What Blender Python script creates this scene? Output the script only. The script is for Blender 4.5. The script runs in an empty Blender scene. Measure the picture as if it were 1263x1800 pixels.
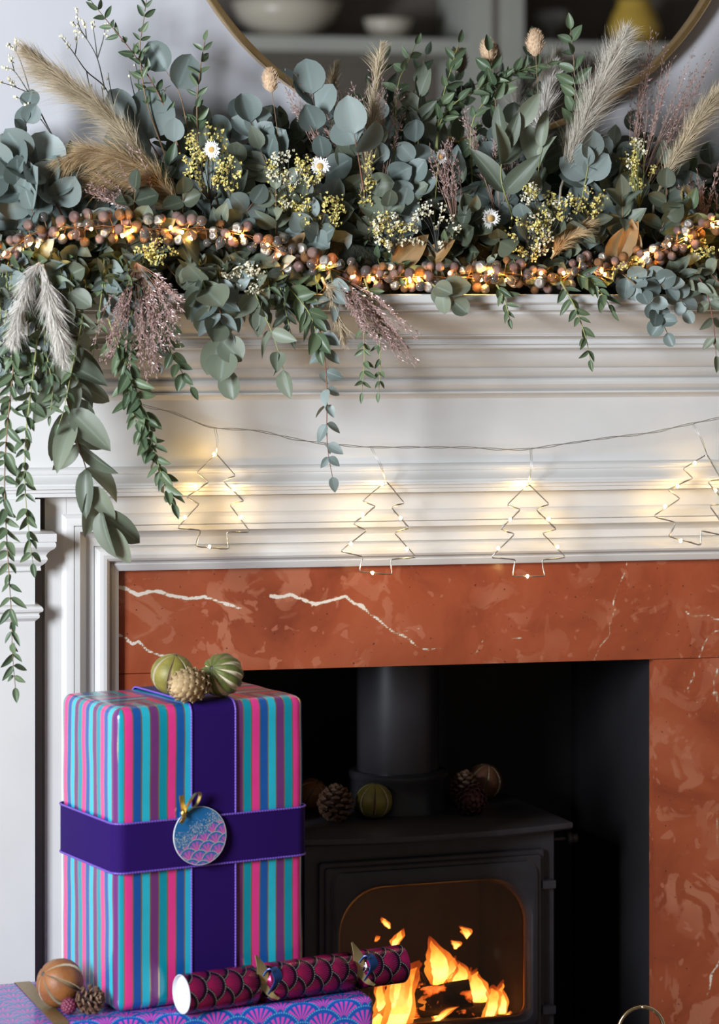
import bpy, bmesh, math, random
import numpy as np
from mathutils import Vector, Matrix, Quaternion, noise

sc = bpy.context.scene
COL = sc.collection
PI = math.pi
# ------------------------------------------------------------------ camera
F, HX, HY = 5000.0, 631.5, 545.0          # focal length and principal point in 1263x1800 pixels
TH = math.radians(12.4)
FW = Vector((math.sin(TH), math.cos(TH), 0))
RT = Vector((math.cos(TH), -math.sin(TH), 0))
UP = Vector((0, 0, 1))
CAM = Vector((-5 * math.sin(TH), -5 * math.cos(TH), 1.40))
cd = bpy.data.cameras.new('camera')
cam = bpy.data.objects.new('camera', cd)
COL.objects.link(cam)
cam.location = CAM
cam.rotation_euler = (PI / 2, 0, -TH)
cd.sensor_fit = 'VERTICAL'
cd.sensor_height = 36.0
cd.sensor_width = 36.0
cd.lens = F / 1800 * 36
cd.shift_y = -(900 - HY) / 1800
cd.clip_end = 60
cd.dof.use_dof = True
cd.dof.focus_distance = 4.83
cd.dof.aperture_fstop = 3.6
sc.camera = cam

# ------------------------------------------------------------------ light
W = bpy.data.worlds.new('world')
sc.world = W
W.use_nodes = True
bgn = W.node_tree.nodes['Background']
bgn.inputs[0].default_value = (1.0, 0.95, 0.89, 1)   # even light of the room itself
bgn.inputs[1].default_value = 0.13


def area(name, loc, target, sx, sy, power, col):
    l = bpy.data.lights.new(name, 'AREA')
    l.shape = 'RECTANGLE'
    l.size, l.size_y = sx, sy
    l.energy = power
    l.color = col
    o = bpy.data.objects.new(name, l)
    COL.objects.link(o)
    o.location = loc
    o.rotation_euler = (Vector(target) - Vector(loc)).to_track_quat('-Z', 'Y').to_euler()
    return o


# the room's window in the wall to the left of the fireplace, the only light beside the fire and the fairy lights
area('window_left_offscreen', (-2.95, -2.65, 1.62), (0.0, -2.65, 1.62), 1.05, 1.35, 345, (0.84, 0.91, 1.0))
sc.view_settings.view_transform = 'Standard'
sc.view_settings.look = 'None'
sc.view_settings.exposure = -0.12
sc.view_settings.gamma = 1.0
sc.view_settings.use_curve_mapping = False
sc.cycles.use_denoising = True
sc.cycles.max_bounces = 8
sc.cycles.diffuse_bounces = 3
sc.cycles.glossy_bounces = 4
sc.cycles.transmission_bounces = 6
sc.cycles.transparent_max_bounces = 16
sc.cycles.caustics_reflective = False
sc.cycles.caustics_refractive = False
sc.cycles.sample_clamp_indirect = 6.0


# ------------------------------------------------------------------ projection helpers (photo pixel -> point of the place)
def ray(x, y):
    return FW + RT * ((x - HX) / F) + UP * ((HY - y) / F)


def P(x, y, Y):
    d = ray(x, y)
    return CAM + d * ((Y - CAM.y) / d.y)


def PZ(x, y, z):
    d = ray(x, y)
    return CAM + d * ((z - CAM.z) / d.z)


def PD(x, y, depth):
    return CAM + ray(x, y) * depth


# ------------------------------------------------------------------ mesh builder
class MB:
    def __init__(s):
        s.v, s.f = [], []

    def add(s, vs, fs):
        b = len(s.v)
        s.v.extend([tuple(p) for p in vs])
        s.f.extend([tuple(i + b for i in f) for f in fs])
        return s

    def box(s, a, b):
        x0, y0, z0 = a
        x1, y1, z1 = b
        return s.add([(x0, y0, z0), (x1, y0, z0), (x1, y1, z0), (x0, y1, z0), (x0, y0, z1), (x1, y0, z1), (x1, y1, z1), (x0, y1, z1)],
                     [(0, 3, 2, 1), (4, 5, 6, 7), (0, 1, 5, 4), (1, 2, 6, 5), (2, 3, 7, 6), (3, 0, 4, 7)])

    def tube(s, pts, radii, n=6, caps=True):
        pts = [Vector(p) for p in pts]
        if not hasattr(radii, '__len__'):
            radii = [radii] * len(pts)
        vs, fs = [], []
        t0 = (pts[1] - pts[0]).normalized()
        a = t0.orthogonal().normalized()
        for i, p in enumerate(pts):
            t = (pts[min(i + 1, len(pts) - 1)] - pts[max(i - 1, 0)])
            t = t.normalized() if t.length > 1e-9 else t0
            a = a - t * a.dot(t)
            a = a.normalized() if a.length > 1e-6 else t.orthogonal().normalized()
            b = t.cross(a)
            for k in range(n):
                w = 2 * PI * k / n
                vs.append(p + (a * math.cos(w) + b * math.sin(w)) * radii[i])
        for i in range(len(pts) - 1):
            for k in range(n):
                k2 = (k + 1) % n
                fs.append((i * n + k, i * n + k2, (i + 1) * n + k2, (i + 1) * n + k))
        if caps:
            fs.append(tuple(range(n - 1, -1, -1)))
            m = (len(pts) - 1) * n
            fs.append(tuple(range(m, m + n)))
        return s.add(vs, fs)

    def lathe(s, prof, n=32, M=None, cap=True):
        vs, fs = [], []
        for r, z in prof:
            for k in range(n):
                w = 2 * PI * k / n
                vs.append(Vector((r * math.cos(w), r * math.sin(w), z)))
        for i in range(len(prof) - 1):
            for k in range(n):
                k2 = (k + 1) % n
                fs.append((i * n + k, i * n + k2, (i + 1) * n + k2, (i + 1) * n + k))
        if cap:
            fs.append(tuple(range(n - 1, -1, -1)))
            m = (len(prof) - 1) * n
            fs.append(tuple(range(m, m + n)))
        if M is not None:
            vs = [M @ v for v in vs]
        return s.add(vs, fs)

    def ball(s, c, rx, ry=None, rz=None, nu=12, nv=8):
        ry = rx if ry is None else ry
        rz = rx if rz is None else rz
        c = Vector(c)
        vs, fs = [c + Vector((0, 0, -rz))], []
        for i in range(1, nv):
            p = -PI / 2 + PI * i / nv
            for k in range(nu):
                w = 2 * PI * k / nu
                vs.append(c + Vector((rx * math.cos(p) * math.cos(w), ry * math.cos(p) * math.sin(w), rz * math.sin(p))))
        vs.append(c + Vector((0, 0, rz)))
        for k in range(nu):
            fs.append((0, 1 + (k + 1) % nu, 1 + k))
            fs.append((len(vs) - 1, 1 + (nv - 2) * nu + k, 1 + (nv - 2) * nu + (k + 1) % nu))
        for i in range(nv - 2):
            for k in range(nu):
                k2 = (k + 1) % nu
                fs.append((1 + i * nu + k, 1 + i * nu + k2, 1 + (i + 1) * nu + k2, 1 + (i + 1) * nu + k))
        return s.add(vs, fs)

    def loops(s, ls, closed=True, cap0=False, cap1=False):
        n = len(ls[0])
        vs, fs = [], []
        for l in ls:
            vs.extend(l)
        for i in range(len(ls) - 1):
            for k in range(n if closed else n - 1):
                k2 = (k + 1) % n
                fs.append((i * n + k, i * n + k2, (i + 1) * n + k2, (i + 1) * n + k))
        if cap0:
            fs.append(tuple(range(n - 1, -1, -1)))
        if cap1:
            m = (len(ls) - 1) * n
            fs.append(tuple(range(m, m + n)))
        return s.add(vs, fs)

    def mesh(s, name, mat=None, smooth=False, angle=None):
        m = bpy.data.meshes.new(name)
        m.from_pydata([tuple(v) for v in s.v], [], s.f)
        if mat is not None:
            m.materials.append(mat)
        if smooth:
            m.shade_smooth()
            if angle is not None:
                m.set_sharp_from_angle(angle=math.radians(angle))
        m.update()
        return m

    def build(s, name, mat, parent=None, smooth=False, angle=None, fix=False):
        m = s.mesh(name, mat, smooth, angle)
        if fix:
            bm = bmesh.new(); bm.from_mesh(m)
            bmesh.ops.recalc_face_normals(bm, faces=bm.faces)
            bm.to_mesh(m); bm.free()
        return link(name, m, parent)


def link(name, mesh, parent=None, loc=None):
    o = bpy.data.objects.new(name, mesh)
    COL.objects.link(o)
    if parent is not None:
        o.parent = parent
    if loc is not None:
        o.location = loc
    return o


def tag(o, label=None, cat=None, group=None, kind=None):
    if label: o['label'] = label
    if cat: o['category'] = cat
    if group: o['group'] = group
    if kind: o['kind'] = kind
    return o


def thing(name, label, cat, loc=(0, 0, 0), group=None, M=None):
    o = bpy.data.objects.new(name, None)
    COL.objects.link(o)
    o.empty_display_size = 0.05
    if M is not None:
        o.matrix_world = M
    else:
        o.location = loc
    return tag(o, label, cat, group)


def struct(name, mb, mat, label=None, **k):
    o = mb.build(name, mat, **k)
    o['kind'] = 'structure'
    if label: o['label'] = label
    return o


def smooth_path(pts, n=12):
    pts = [Vector(p) for p in pts]
    if len(pts) == 2:
        return [pts[0].lerp(pts[1], i / n) for i in range(n + 1)]
    out = []
    q = [pts[0] * 2 - pts[1]] + pts + [pts[-1] * 2 - pts[-2]]
    for i in range(1, len(q) - 2):
        a, b, c, d = q[i - 1:i + 3]
        for k in range(n):
            t = k / n
            out.append(0.5 * ((2 * b) + (c - a) * t + (2 * a - 5 * b + 4 * c - d) * t * t + (3 * b - a - 3 * c + d) * t ** 3))
    out.append(pts[-1])
    return out


def resample(path, n):
    d = [0.0]
    for i in range(1, len(path)):
        d.append(d[-1] + (path[i] - path[i - 1]).length)
    L = d[-1]
    out, j = [], 0
    for k in range(n):
        s = L * k / (n - 1)
        while j < len(d) - 2 and d[j + 1] < s:
            j += 1
        seg = max(d[j + 1] - d[j], 1e-9)
        out.append(path[j].lerp(path[j + 1], min(1, max(0, (s - d[j]) / seg))))
    return out, L


def frame(y, n):
    """rotation matrix with local Y along y and local Z near n"""
    y = y.normalized()
    z = n - y * n.dot(y)
    z = z.normalized() if z.length > 1e-5 else y.orthogonal().normalized()
    x = y.cross(z)
    return Matrix((x, y, z)).transposed().to_4x4()


# ------------------------------------------------------------------ materials
class S:
    """shader maths: a socket with operators"""
    def __init__(s, nt, k):
        s.nt, s.k = nt, k

    def op(s, o, *a, clamp=False):
        n = s.nt.nodes.new('ShaderNodeMath')
        n.operation = o
        n.use_clamp = clamp
        for i, x in enumerate((s,) + a):
            if isinstance(x, S): s.nt.links.new(x.k, n.inputs[i])
            else: n.inputs[i].default_value = x
        return S(s.nt, n.outputs[0])

    def __add__(s, o): return s.op('ADD', o)
    def __sub__(s, o): return s.op('SUBTRACT', o)
    def __mul__(s, o): return s.op('MULTIPLY', o)
    def __truediv__(s, o): return s.op('DIVIDE', o)
    def lt(s, o): return s.op('LESS_THAN', o)
    def gt(s, o): return s.op('GREATER_THAN', o)
    def fract(s): return s.op('FRACT')
    def floor(s): return s.op('FLOOR')
    def sqrt(s): return s.op('SQRT')
    def abs(s): return s.op('ABSOLUTE')
    def inv(s): return s.op('MULTIPLY_ADD', -1.0, 1.0)
    def sel(s, a, b): return s * a + s.inv() * b


def const(nt, v):
    n = nt.nodes.new('ShaderNodeValue')
    n.outputs[0].default_value = v
    return S(nt, n.outputs[0])


def newmat(name, col=(0.8, 0.8, 0.8), rough=0.5, metal=0.0, **kw):
    m = bpy.data.materials.new(name)
    m.use_nodes = True
    nt = m.node_tree
    b = nt.nodes['Principled BSDF']
    b.inputs['Base Color'].default_value = (*col, 1)
    b.inputs['Roughness'].default_value = rough
    b.inputs['Metallic'].default_value = metal
    for k, v in kw.items():
        b.inputs[k.replace('_', ' ')].default_value = v
    return m, nt, b


def coords(nt, kind='Object'):
    n = nt.nodes.new('ShaderNodeTexCoord')
    return n.outputs[kind]


def sep(nt, vec):
    n = nt.nodes.new('ShaderNodeSeparateXYZ')
    nt.links.new(vec, n.inputs[0])
    return [S(nt, o) for o in n.outputs]


def nz(nt, scale, detail=3, rough=0.55, vec=None, dist=0.0, out='Fac'):
    n = nt.nodes.new('ShaderNodeTexNoise')
    n.inputs['Scale'].default_value = scale
    n.inputs['Detail'].default_value = detail
    n.inputs['Roughness'].default_value = rough
    n.inputs['Distortion'].default_value = dist
    nt.links.new(vec if vec is not None else coords(nt), n.inputs['Vector'])
    return S(nt, n.outputs[out])


def vor(nt, scale, feature='F1', vec=None, out='Distance', rnd=1.0):
    n = nt.nodes.new('ShaderNodeTexVoronoi')
    n.feature = feature
    n.inputs['Scale'].default_value = scale
    n.inputs['Randomness'].default_value = rnd
    nt.links.new(vec if vec is not None else coords(nt), n.inputs['Vector'])
    return S(nt, n.outputs[out])


def ramp(nt, fac, stops, interp='LINEAR'):
    n = nt.nodes.new('ShaderNodeValToRGB')
    n.color_ramp.interpolation = interp
    e = n.color_ramp.elements
    while len(e) < len(stops):
        e.new(0.5)
    for i, (p, c) in enumerate(stops):
        e[i].position = p
        e[i].color = (*c, 1)
    nt.links.new(fac.k, n.inputs[0])
    return n.outputs[0]


def mix(nt, fac, a, b, mode='MIX'):
    n = nt.nodes.new('ShaderNodeMix')
    n.data_type = 'RGBA'
    n.blend_type = mode
    for i, x in ((0, fac), (6, a), (7, b)):
        if isinstance(x, S): nt.links.new(x.k, n.inputs[i])
        elif isinstance(x, bpy.types.NodeSocket): nt.links.new(x, n.inputs[i])
        elif i == 0: n.inputs[0].default_value = x
        else: n.inputs[i].default_value = (*x, 1)
    return n.outputs[2]


def bump(nt, b, h, strength=0.3, dist=0.002):
    n = nt.nodes.new('ShaderNodeBump')
    n.inputs['Strength'].default_value = strength
    n.inputs['Distance'].default_value = dist
    nt.links.new(h.k, n.inputs['Height'])
    nt.links.new(n.outputs[0], b.inputs['Normal'])


def attr(nt, name):
    n = nt.nodes.new('ShaderNodeAttribute')
    n.attribute_name = name
    return S(nt, n.outputs['Fac'])


def rnd(nt):
    n = nt.nodes.new('ShaderNodeObjectInfo')
    return S(nt, n.outputs['Random'])


def noisy(name, c0, c1, scale, rough=0.5, metal=0.0, bumps=None, objvar=None, detail=4, **kw):
    m, nt, b = newmat(name, c0, rough, metal, **kw)
    f = nz(nt, scale, detail)
    c = ramp(nt, f, [(0.3, c0), (0.7, c1)])
    if objvar is not None:
        c = mix(nt, rnd(nt), c, objvar, 'MULTIPLY')
    nt.links.new(c, b.inputs['Base Color'])
    if bumps:
        bump(nt, b, nz(nt, bumps[0], 4), bumps[1], bumps[2])
    return m


def emit(name, col, s):
    m = bpy.data.materials.new(name)
    m.use_nodes = True
    nt = m.node_tree
    nt.nodes.remove(nt.nodes['Principled BSDF'])
    e = nt.nodes.new('ShaderNodeEmission')
    e.inputs[0].default_value = (*col, 1)
    e.inputs[1].default_value = s
    nt.links.new(e.outputs[0], nt.nodes['Material Output'].inputs[0])
    return m


M = {}
M['paint'] = noisy('white_paint', (0.66, 0.645, 0.62), (0.71, 0.695, 0.67), 6, 0.40, bumps=(90, 0.05, 0.001))
M['wall'] = noisy('wall_paint', (0.58, 0.57, 0.59), (0.62, 0.61, 0.63), 3, 0.85, bumps=(160, 0.08, 0.001))
M['floor'] = noisy('oak_floor', (0.20, 0.12, 0.07), (0.30, 0.19, 0.11), 5, 0.45)
M['slate'] = noisy('slate_hearth', (0.03, 0.03, 0.033), (0.055, 0.053, 0.055), 8, 0.5, bumps=(40, 0.2, 0.002))
M['soot'] = noisy('black_recess', (0.006, 0.005, 0.006), (0.012, 0.011, 0.013), 4, 0.65, bumps=(60, 0.2, 0.002))
M['iron'] = noisy('cast_iron', (0.040, 0.036, 0.043), (0.056, 0.051, 0.060), 30, 0.42, bumps=(420, 0.18, 0.0006))
M['iron2'] = noisy('enamel_flue', (0.022, 0.021, 0.024), (0.034, 0.032, 0.036), 6, 0.36)
M['firebrick'] = noisy('fire_brick', (0.028, 0.010, 0.007), (0.055, 0.021, 0.012), 14, 0.9)
M['gold'] = noisy('brushed_gold', (0.72, 0.48, 0.22), (0.80, 0.56, 0.28), 60, 0.32, 1.0)
M['brass'] = newmat('brass', (0.72, 0.58, 0.36), 0.22, 1.0)[0]
M['mirror'] = newmat('mirror_glass', (0.93, 0.94, 0.93), 0.0, 1.0)[0]
M['steel_wire'] = newmat('silver_wire', (0.50, 0.48, 0.45), 0.35, 1.0)[0]
M['copper_wire'] = newmat('copper_wire', (0.75, 0.42, 0.22), 0.35, 1.0)[0]
M['led'] = emit('warm_led', (1.0, 0.64, 0.20), 290)
M['led_b'] = emit('warm_berry_led', (1.0, 0.50, 0.12), 280)


# marble with veins stored as a distance field on the slab's vertices
def marble_mat():
    m, nt, b = newmat('red_marble', (0.4, 0.1, 0.05), 0.22)
    b.inputs['Specular IOR Level'].default_value = 0.55
    co = coords(nt)
    base = ramp(nt, nz(nt, 4.5, 6, 0.6, co, 0.6), [(0.30, (0.21, 0.043, 0.018)), (0.50, (0.345, 0.076, 0.030)), (0.72, (0.41, 0.108, 0.047))])
    bl = nz(nt, 12, 3, 0.55, co, 1.3)
    blf = ramp(nt, bl, [(0.53, (0, 0, 0)), (0.57, (1, 1, 1))])
    big = ramp(nt, nz(nt, 5, 2, 0.5, co), [(0.40, (0, 0, 0)), (0.60, (1, 1, 1))])
    msk = mix(nt, 1.0, blf, big, 'MULTIPLY')
    c = mix(nt, S(nt, mix(nt, 1.0, msk, (0.75, 0.75, 0.75), 'MULTIPLY')), base, (0.47, 0.165, 0.088))
    bl2 = ramp(nt, nz(nt, 34, 2, 0.5, co, 0.4), [(0.63, (0, 0, 0)), (0.66, (0.7, 0.7, 0.7))])
    c = mix(nt, S(nt, bl2), c, (0.46, 0.15, 0.08))
    sp = ramp(nt, nz(nt, 130, 2, 0.5, co), [(0.27, (1, 1, 1)), (0.31, (0, 0, 0))])
    c = mix(nt, S(nt, sp), c, (0.10, 0.03, 0.02))
    d = attr(nt, 'vein') + (nz(nt, 70, 4, 0.6, co) - 0.5) * 0.008
    rim = ramp(nt, d * 150.0 + 0.5, [(0.40, (1, 1, 1)), (0.62, (0, 0, 0))])
    core = ramp(nt, d * 260.0 + 0.5, [(0.28, (1, 1, 1)), (0.48, (0, 0, 0))])
    c = mix(nt, S(nt, rim), c, (0.42, 0.26, 0.14))
    c = mix(nt, S(nt, core), c, (0.78, 0.68, 0.58))
    dd = attr(nt, 'crack') + (nz(nt, 60, 4, 0.6, co) - 0.5) * 0.008
    ck = ramp(nt, dd * 260.0 + 0.5, [(0.3, (0.8, 0.8, 0.8)), (0.5, (0, 0, 0))])
    c = mix(nt, S(nt, ck), c, (0.11, 0.045, 0.04))
    nt.links.new(c, b.inputs['Base Color'])
    return m


M['marble'] = marble_mat()


def scale_pattern(nt, u, v):
    """overlapping fan scales, period 1 in u, rows every 0.25 in v; returns radius (0..0.5), dx, dy from the fan's foot"""
    j = (v * 4.0).floor()
    def cell(row):
        par = (row * 0.5).fract()                   # 0 or 0.5
        du = (u + par + 0.5).fract() - 0.5
        dv = v - row * 0.25
        return du, dv, (du * du + dv * dv).sqrt()
    a = cell(j - 1.0)
    c = cell(j)
    ins = a[2].lt(0.5)
    return ins.sel(a[2], c[2]), ins.sel(a[0], c[0]), ins.sel(a[1], c[1])


def fan_mat(name, ground, fan_in, fan_out, line, uv, rough=0.3, metal=0.0, rays=11.0, dots=(0.85, 0.7, 0.45), per=0.05, fill=0.36, dw=0.014, r0=0.0):
    m, nt, b = newmat(name, ground, rough, metal)
    u, v = uv(nt)
    r, dx, dy = scale_pattern(nt, u / per, v / per)
    ang = dx.op('ARCTAN2', dy) / PI                   # -0.5..0.5 over the upper half
    rayv = (ang * rays).fract()
    ray_m = (rayv - 0.5).abs().lt(fill)
    fanz = r.lt(0.385) * r.gt(r0) * ray_m
    fcol = ramp(nt, r * 2.0, [(0.05, fan_in), (0.75, fan_out)])
    c = mix(nt, fanz, ground, fcol)
    ring = (r - 0.425).abs().lt(0.012)
    c = mix(nt, ring, c, line)
    edge = (r - 0.475).abs().lt(dw) * ((ang * 26.0).fract() - 0.5).abs().lt(0.3)
    c = mix(nt, edge, c, dots)
    nt.links.new(c, b.inputs['Base Color'])
    return m, nt, b, u, v


def leaf_mat(name, c0, c1, back, rib, rough=0.5):
    m, nt, b = newmat(name, c0, rough)
    r = rnd(nt)
    uvn = nt.nodes.new('ShaderNodeAttribute'); uvn.attribute_name = 'rib'
    ribf = S(nt, uvn.outputs['Fac'])
    c = mix(nt, r, c0, c1)
    mott = nz(nt, 3.0, 3, 0.6)
    c = mix(nt, mott * 0.35, c, back)
    c = mix(nt, ramp_s(nt, ribf), c, rib)
    g = nt.nodes.new('ShaderNodeNewGeometry')
    c = mix(nt, S(nt, g.outputs['Backfacing']) * 0.45, c, back)
    nt.links.new(c, b.inputs['Base Color'])
    tr = nt.nodes.new('ShaderNodeBsdfTranslucent')
    nt.links.new(c, tr.inputs[0])
    mx = nt.nodes.new('ShaderNodeMixShader')
    mx.inputs[0].default_value = 0.18
    nt.links.new(b.outputs[0], mx.inputs[1])
    nt.links.new(tr.outputs[0], mx.inputs[2])
    nt.links.new(mx.outputs[0], nt.nodes['Material Output'].inputs[0])
    return m


def ramp_s(nt, f):
    return S(nt, ramp(nt, f, [(0.02, (0.55, 0.55, 0.55)), (0.14, (0, 0, 0))]))


M['euc_blue'] = leaf_mat('blue_eucalyptus_leaf', (0.115, 0.155, 0.140), (0.32, 0.375, 0.355), (0.22, 0.27, 0.235), (0.30, 0.38, 0.36), 0.48)
M['euc_grey'] = leaf_mat('grey_eucalyptus_leaf', (0.095, 0.115, 0.075), (0.27, 0.30, 0.21), (0.20, 0.24, 0.19), (0.28, 0.34, 0.28), 0.5)
M['euc_green'] = leaf_mat('green_eucalyptus_leaf', (0.060, 0.098, 0.045), (0.160, 0.215, 0.105), (0.14, 0.20, 0.14), (0.22, 0.28, 0.17), 0.42)
M['euc_dark'] = leaf_mat('dark_eucalyptus_leaf', (0.030, 0.045, 0.030), (0.085, 0.10, 0.065), (0.13, 0.15, 0.10), (0.17, 0.2, 0.14), 0.45)
M['leaf_glow'] = leaf_mat('warm_glow_leaf', (0.33, 0.18, 0.06), (0.45, 0.28, 0.12), (0.40, 0.24, 0.10), (0.5, 0.33, 0.15), 0.55)  # tan colour carries the warm light of the berry string
M['stem_red'] = noisy('reddish_stem', (0.17, 0.06, 0.045), (0.28, 0.13, 0.07), 30, 0.6)
M['stem_green'] = noisy('yellow_green_stem', (0.26, 0.30, 0.09), (0.36, 0.36, 0.14), 30, 0.6)
M['stem_brown'] = noisy('brown_stem', (0.20, 0.12, 0.06), (0.32, 0.20, 0.10), 30, 0.6)
M['twig'] = noisy('dark_twig', (0.06, 0.065, 0.06), (0.11, 0.11, 0.09), 30, 0.7)
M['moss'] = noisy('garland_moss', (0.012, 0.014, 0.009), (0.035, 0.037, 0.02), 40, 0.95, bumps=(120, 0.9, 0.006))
M['pampas'] = noisy('beige_pampas', (0.52, 0.41, 0.26), (0.68, 0.56, 0.38), 9, 0.75, Sheen_Weight=0.25)
M['pampas_o'] = noisy('golden_pampas', (0.53, 0.36, 0.17), (0.66, 0.49, 0.27), 9, 0.75, Sheen_Weight=0.25)
M['pampas_w'] = noisy('white_pampas', (0.72, 0.66, 0.58), (0.86, 0.82, 0.76), 9, 0.75, Sheen_Weight=0.3)
M['pampas_g'] = noisy('grey_pampas', (0.52, 0.46, 0.37), (0.70, 0.64, 0.54), 9, 0.75, Sheen_Weight=0.3)
M['panic'] = noisy('pink_panicum_seed', (0.36, 0.22, 0.20), (0.74, 0.55, 0.52), 160, 0.25, 0.25)
M['panic_stem'] = noisy('pink_panicum_stem', (0.32, 0.17, 0.12), (0.46, 0.28, 0.20), 40, 0.5)
M['statice'] = noisy('yellow_statice', (0.62, 0.50, 0.10), (0.84, 0.74, 0.30), 120, 0.7)
M['statice_w'] = noisy('cream_statice', (0.78, 0.72, 0.48), (0.88, 0.84, 0.68), 120, 0.7)
M['petal'] = noisy('white_petal', (0.86, 0.84, 0.80), (0.92, 0.90, 0.87), 60, 0.6)
M['petal_y'] = noisy('cream_petal', (0.82, 0.76, 0.52), (0.88, 0.83, 0.62), 60, 0.6)
M['eye'] = noisy('flower_eye', (0.48, 0.28, 0.08), (0.62, 0.40, 0.14), 300, 0.8)
M['bunny'] = noisy('bunny_tail', (0.58, 0.38, 0.22), (0.72, 0.52, 0.34), 60, 0.85, Sheen_Weight=0.4)

# ================================================================== the setting
WY = 0.05                                   # chimney breast plane
CX = 0.1515                                 # centre line of the fireplace
OH, MH = 0.3915, 0.5825                     # half width of the opening and of the marble
ZL0 = P(800, 1168, 0).z                     # underside of the marble lintel
ZL1 = P(700, 988.5, 0).z                    # top of the marble lintel
XL, XR = CX - MH, CX + MH
EX0, EX1 = XL - 0.50, XR + 0.50             # ends of the mantel

struct('floor', MB().box((-5, -8.2, -0.08), (5, 3, -0.03)), M['floor'])
struct('hearth', MB().box((XL - 0.35, -0.62, -0.03), (XR + 0.35, 0.52, 0.0)), M['slate'], 'dark slate hearth slab under the stove')
wb = MB()
wb.box((-4, WY, -0.03), (CX - OH - .03, WY + 0.1, 3.0))
wb.box((CX + OH + .03, WY, -0.03), (4, WY + 0.1, 3.0))
wb.box((CX - OH - .03, WY, 0.97), (CX + OH + .03, WY + 0.1, 3.0))
struct('wall_back', wb, M['wall'])
ox0, ox1 = CX - OH, CX + OH
struct('wall_recess_left', MB().box((ox0 - 0.02, 0.031, 0.0), (ox0, 0.52, 0.95)), M['soot'], 'black lined side of the fireplace recess')
struct('wall_recess_right', MB().box((ox1, 0.031, 0.0), (ox1 + 0.02, 0.52, 0.95)), M['soot'], 'black lined side of the fireplace recess beside the stove knob')
struct('wall_recess_back', MB().box((ox0 - 0.02, 0.52, 0.0), (ox1 + 0.02, 0.55, 0.95)), M['soot'], 'black back of the fireplace recess')
struct('ceiling_recess', MB().box((ox0 - 0.02, 0.031, 0.95), (ox1 + 0.02, 0.55, 0.97)), M['soot'], 'black plate closing the top of the recess')


def extrude(mb, prof, x0, x1):
    n = len(prof)
    vs = [(x0, y, z) for y, z in prof] + [(x1, y, z) for y, z in prof]
    fs = [(i, (i + 1) % n, n + (i + 1) % n, n + i) for i in range(n)]
    fs += [tuple(range(n)), tuple(range(2 * n - 1, n - 1, -1))]
    return mb.add(vs, fs)


def prof(px):                                # pixel rows read along x = 860 -> (Y, z)
    out = []
    for y, Y in px:
        out.append((Y, P(860, y, Y).z))
    return out


def moulding(name, px, parent):
    p = prof(px)
    p = [(WY, p[0][1])] + p + [(WY, p[-1][1])]
    return extrude(MB(), p, EX0, EX1).build(name, M['paint'], parent, smooth=True, angle=28, fix=True)


sur = thing('fireplace_surround', 'white painted mantelpiece with stepped mouldings around the red marble', 'mantelpiece', (CX, WY, 0))
sur.location = (0, 0, 0)
moulding('mantel_shelf', [(517, -.245), (519, -.247), (531, -.247), (533.5, -.245), (534, -.236), (536, -.235), (540, -.237), (545, -.235), (546.8, -.230), (547, -.222)], sur)
moulding('cornice', [(547, -.222), (552, -.221), (556, -.217), (561, -.210), (566, -.201), (571, -.190), (576, -.180), (581, -.172), (586, -.167), (587, -.167),
                     (587.3, -.160), (590.5, -.160), (591, -.154), (593, -.147), (596, -.142), (600, -.140), (602, -.140), (602.3, -.144), (604.8, -.144),
                     (605.2, -.136), (607, -.136), (611, -.137), (612.8, -.135), (613, -.110), (622, -.108), (632, -.105), (640, -.099), (645.5, -.092), (646, -.086),
                     (651, -.085), (657, -.081), (662, -.074), (666, -.068), (667, -.068), (667.5, -.074), (671, -.076), (676, -.075), (681, -.070), (686, -.064),
                     (687.3, -.062), (687.8, -.068), (691, -.068), (692, -.058), (695, -.048), (700, -.043)], sur)
moulding('frieze', [(700, -.043), (812.5, -.043)], sur)
moulding('architrave', [(812.5, -.043), (813, -.052), (815, -.058), (818, -.061), (822, -.062), (825, -.061), (825.6, -.057), (828, -.058), (833, -.062), (838, -.069),
                        (841.5, -.074), (845, -.074), (845.6, -.080), (850, -.080), (850.6, -.074), (856, -.074), (857, -.070), (863.3, -.070), (864, -.064), (864.5, -.028)], sur)
zb = P(860, 864.0, -0.03).z
PX0_ = P(61.5, 1200, -.072).x - .002
bd = MB()
xg = P(79, 1200, -.042).x
bd.box((xg, -0.042, 0.0), (XL - 0.090, WY + 0.001, zb)).box((XR + 0.090, -0.042, 0.0), (2 * CX - xg, WY + 0.001, zb)).box((XL - 0.0895, -0.042, ZL1 + 0.09), (XR + 0.0895, WY + 0.005, zb))
bd.box((XL - 0.091, -0.010, 0.0), (XL - .003, WY + .001, ZL1 + .09)).box((XR + .003, -0.010, 0.0), (XR + .091, WY + .001, ZL1 + .09)).box((XL - .01, -0.010, ZL1 + .003), (XR + .01, WY + .001, ZL1 + .0905)).box((PX0_, 0.0, 0.0), (xg, WY + .001, zb))
bd.build('backing_board', M['paint'], sur)
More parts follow.
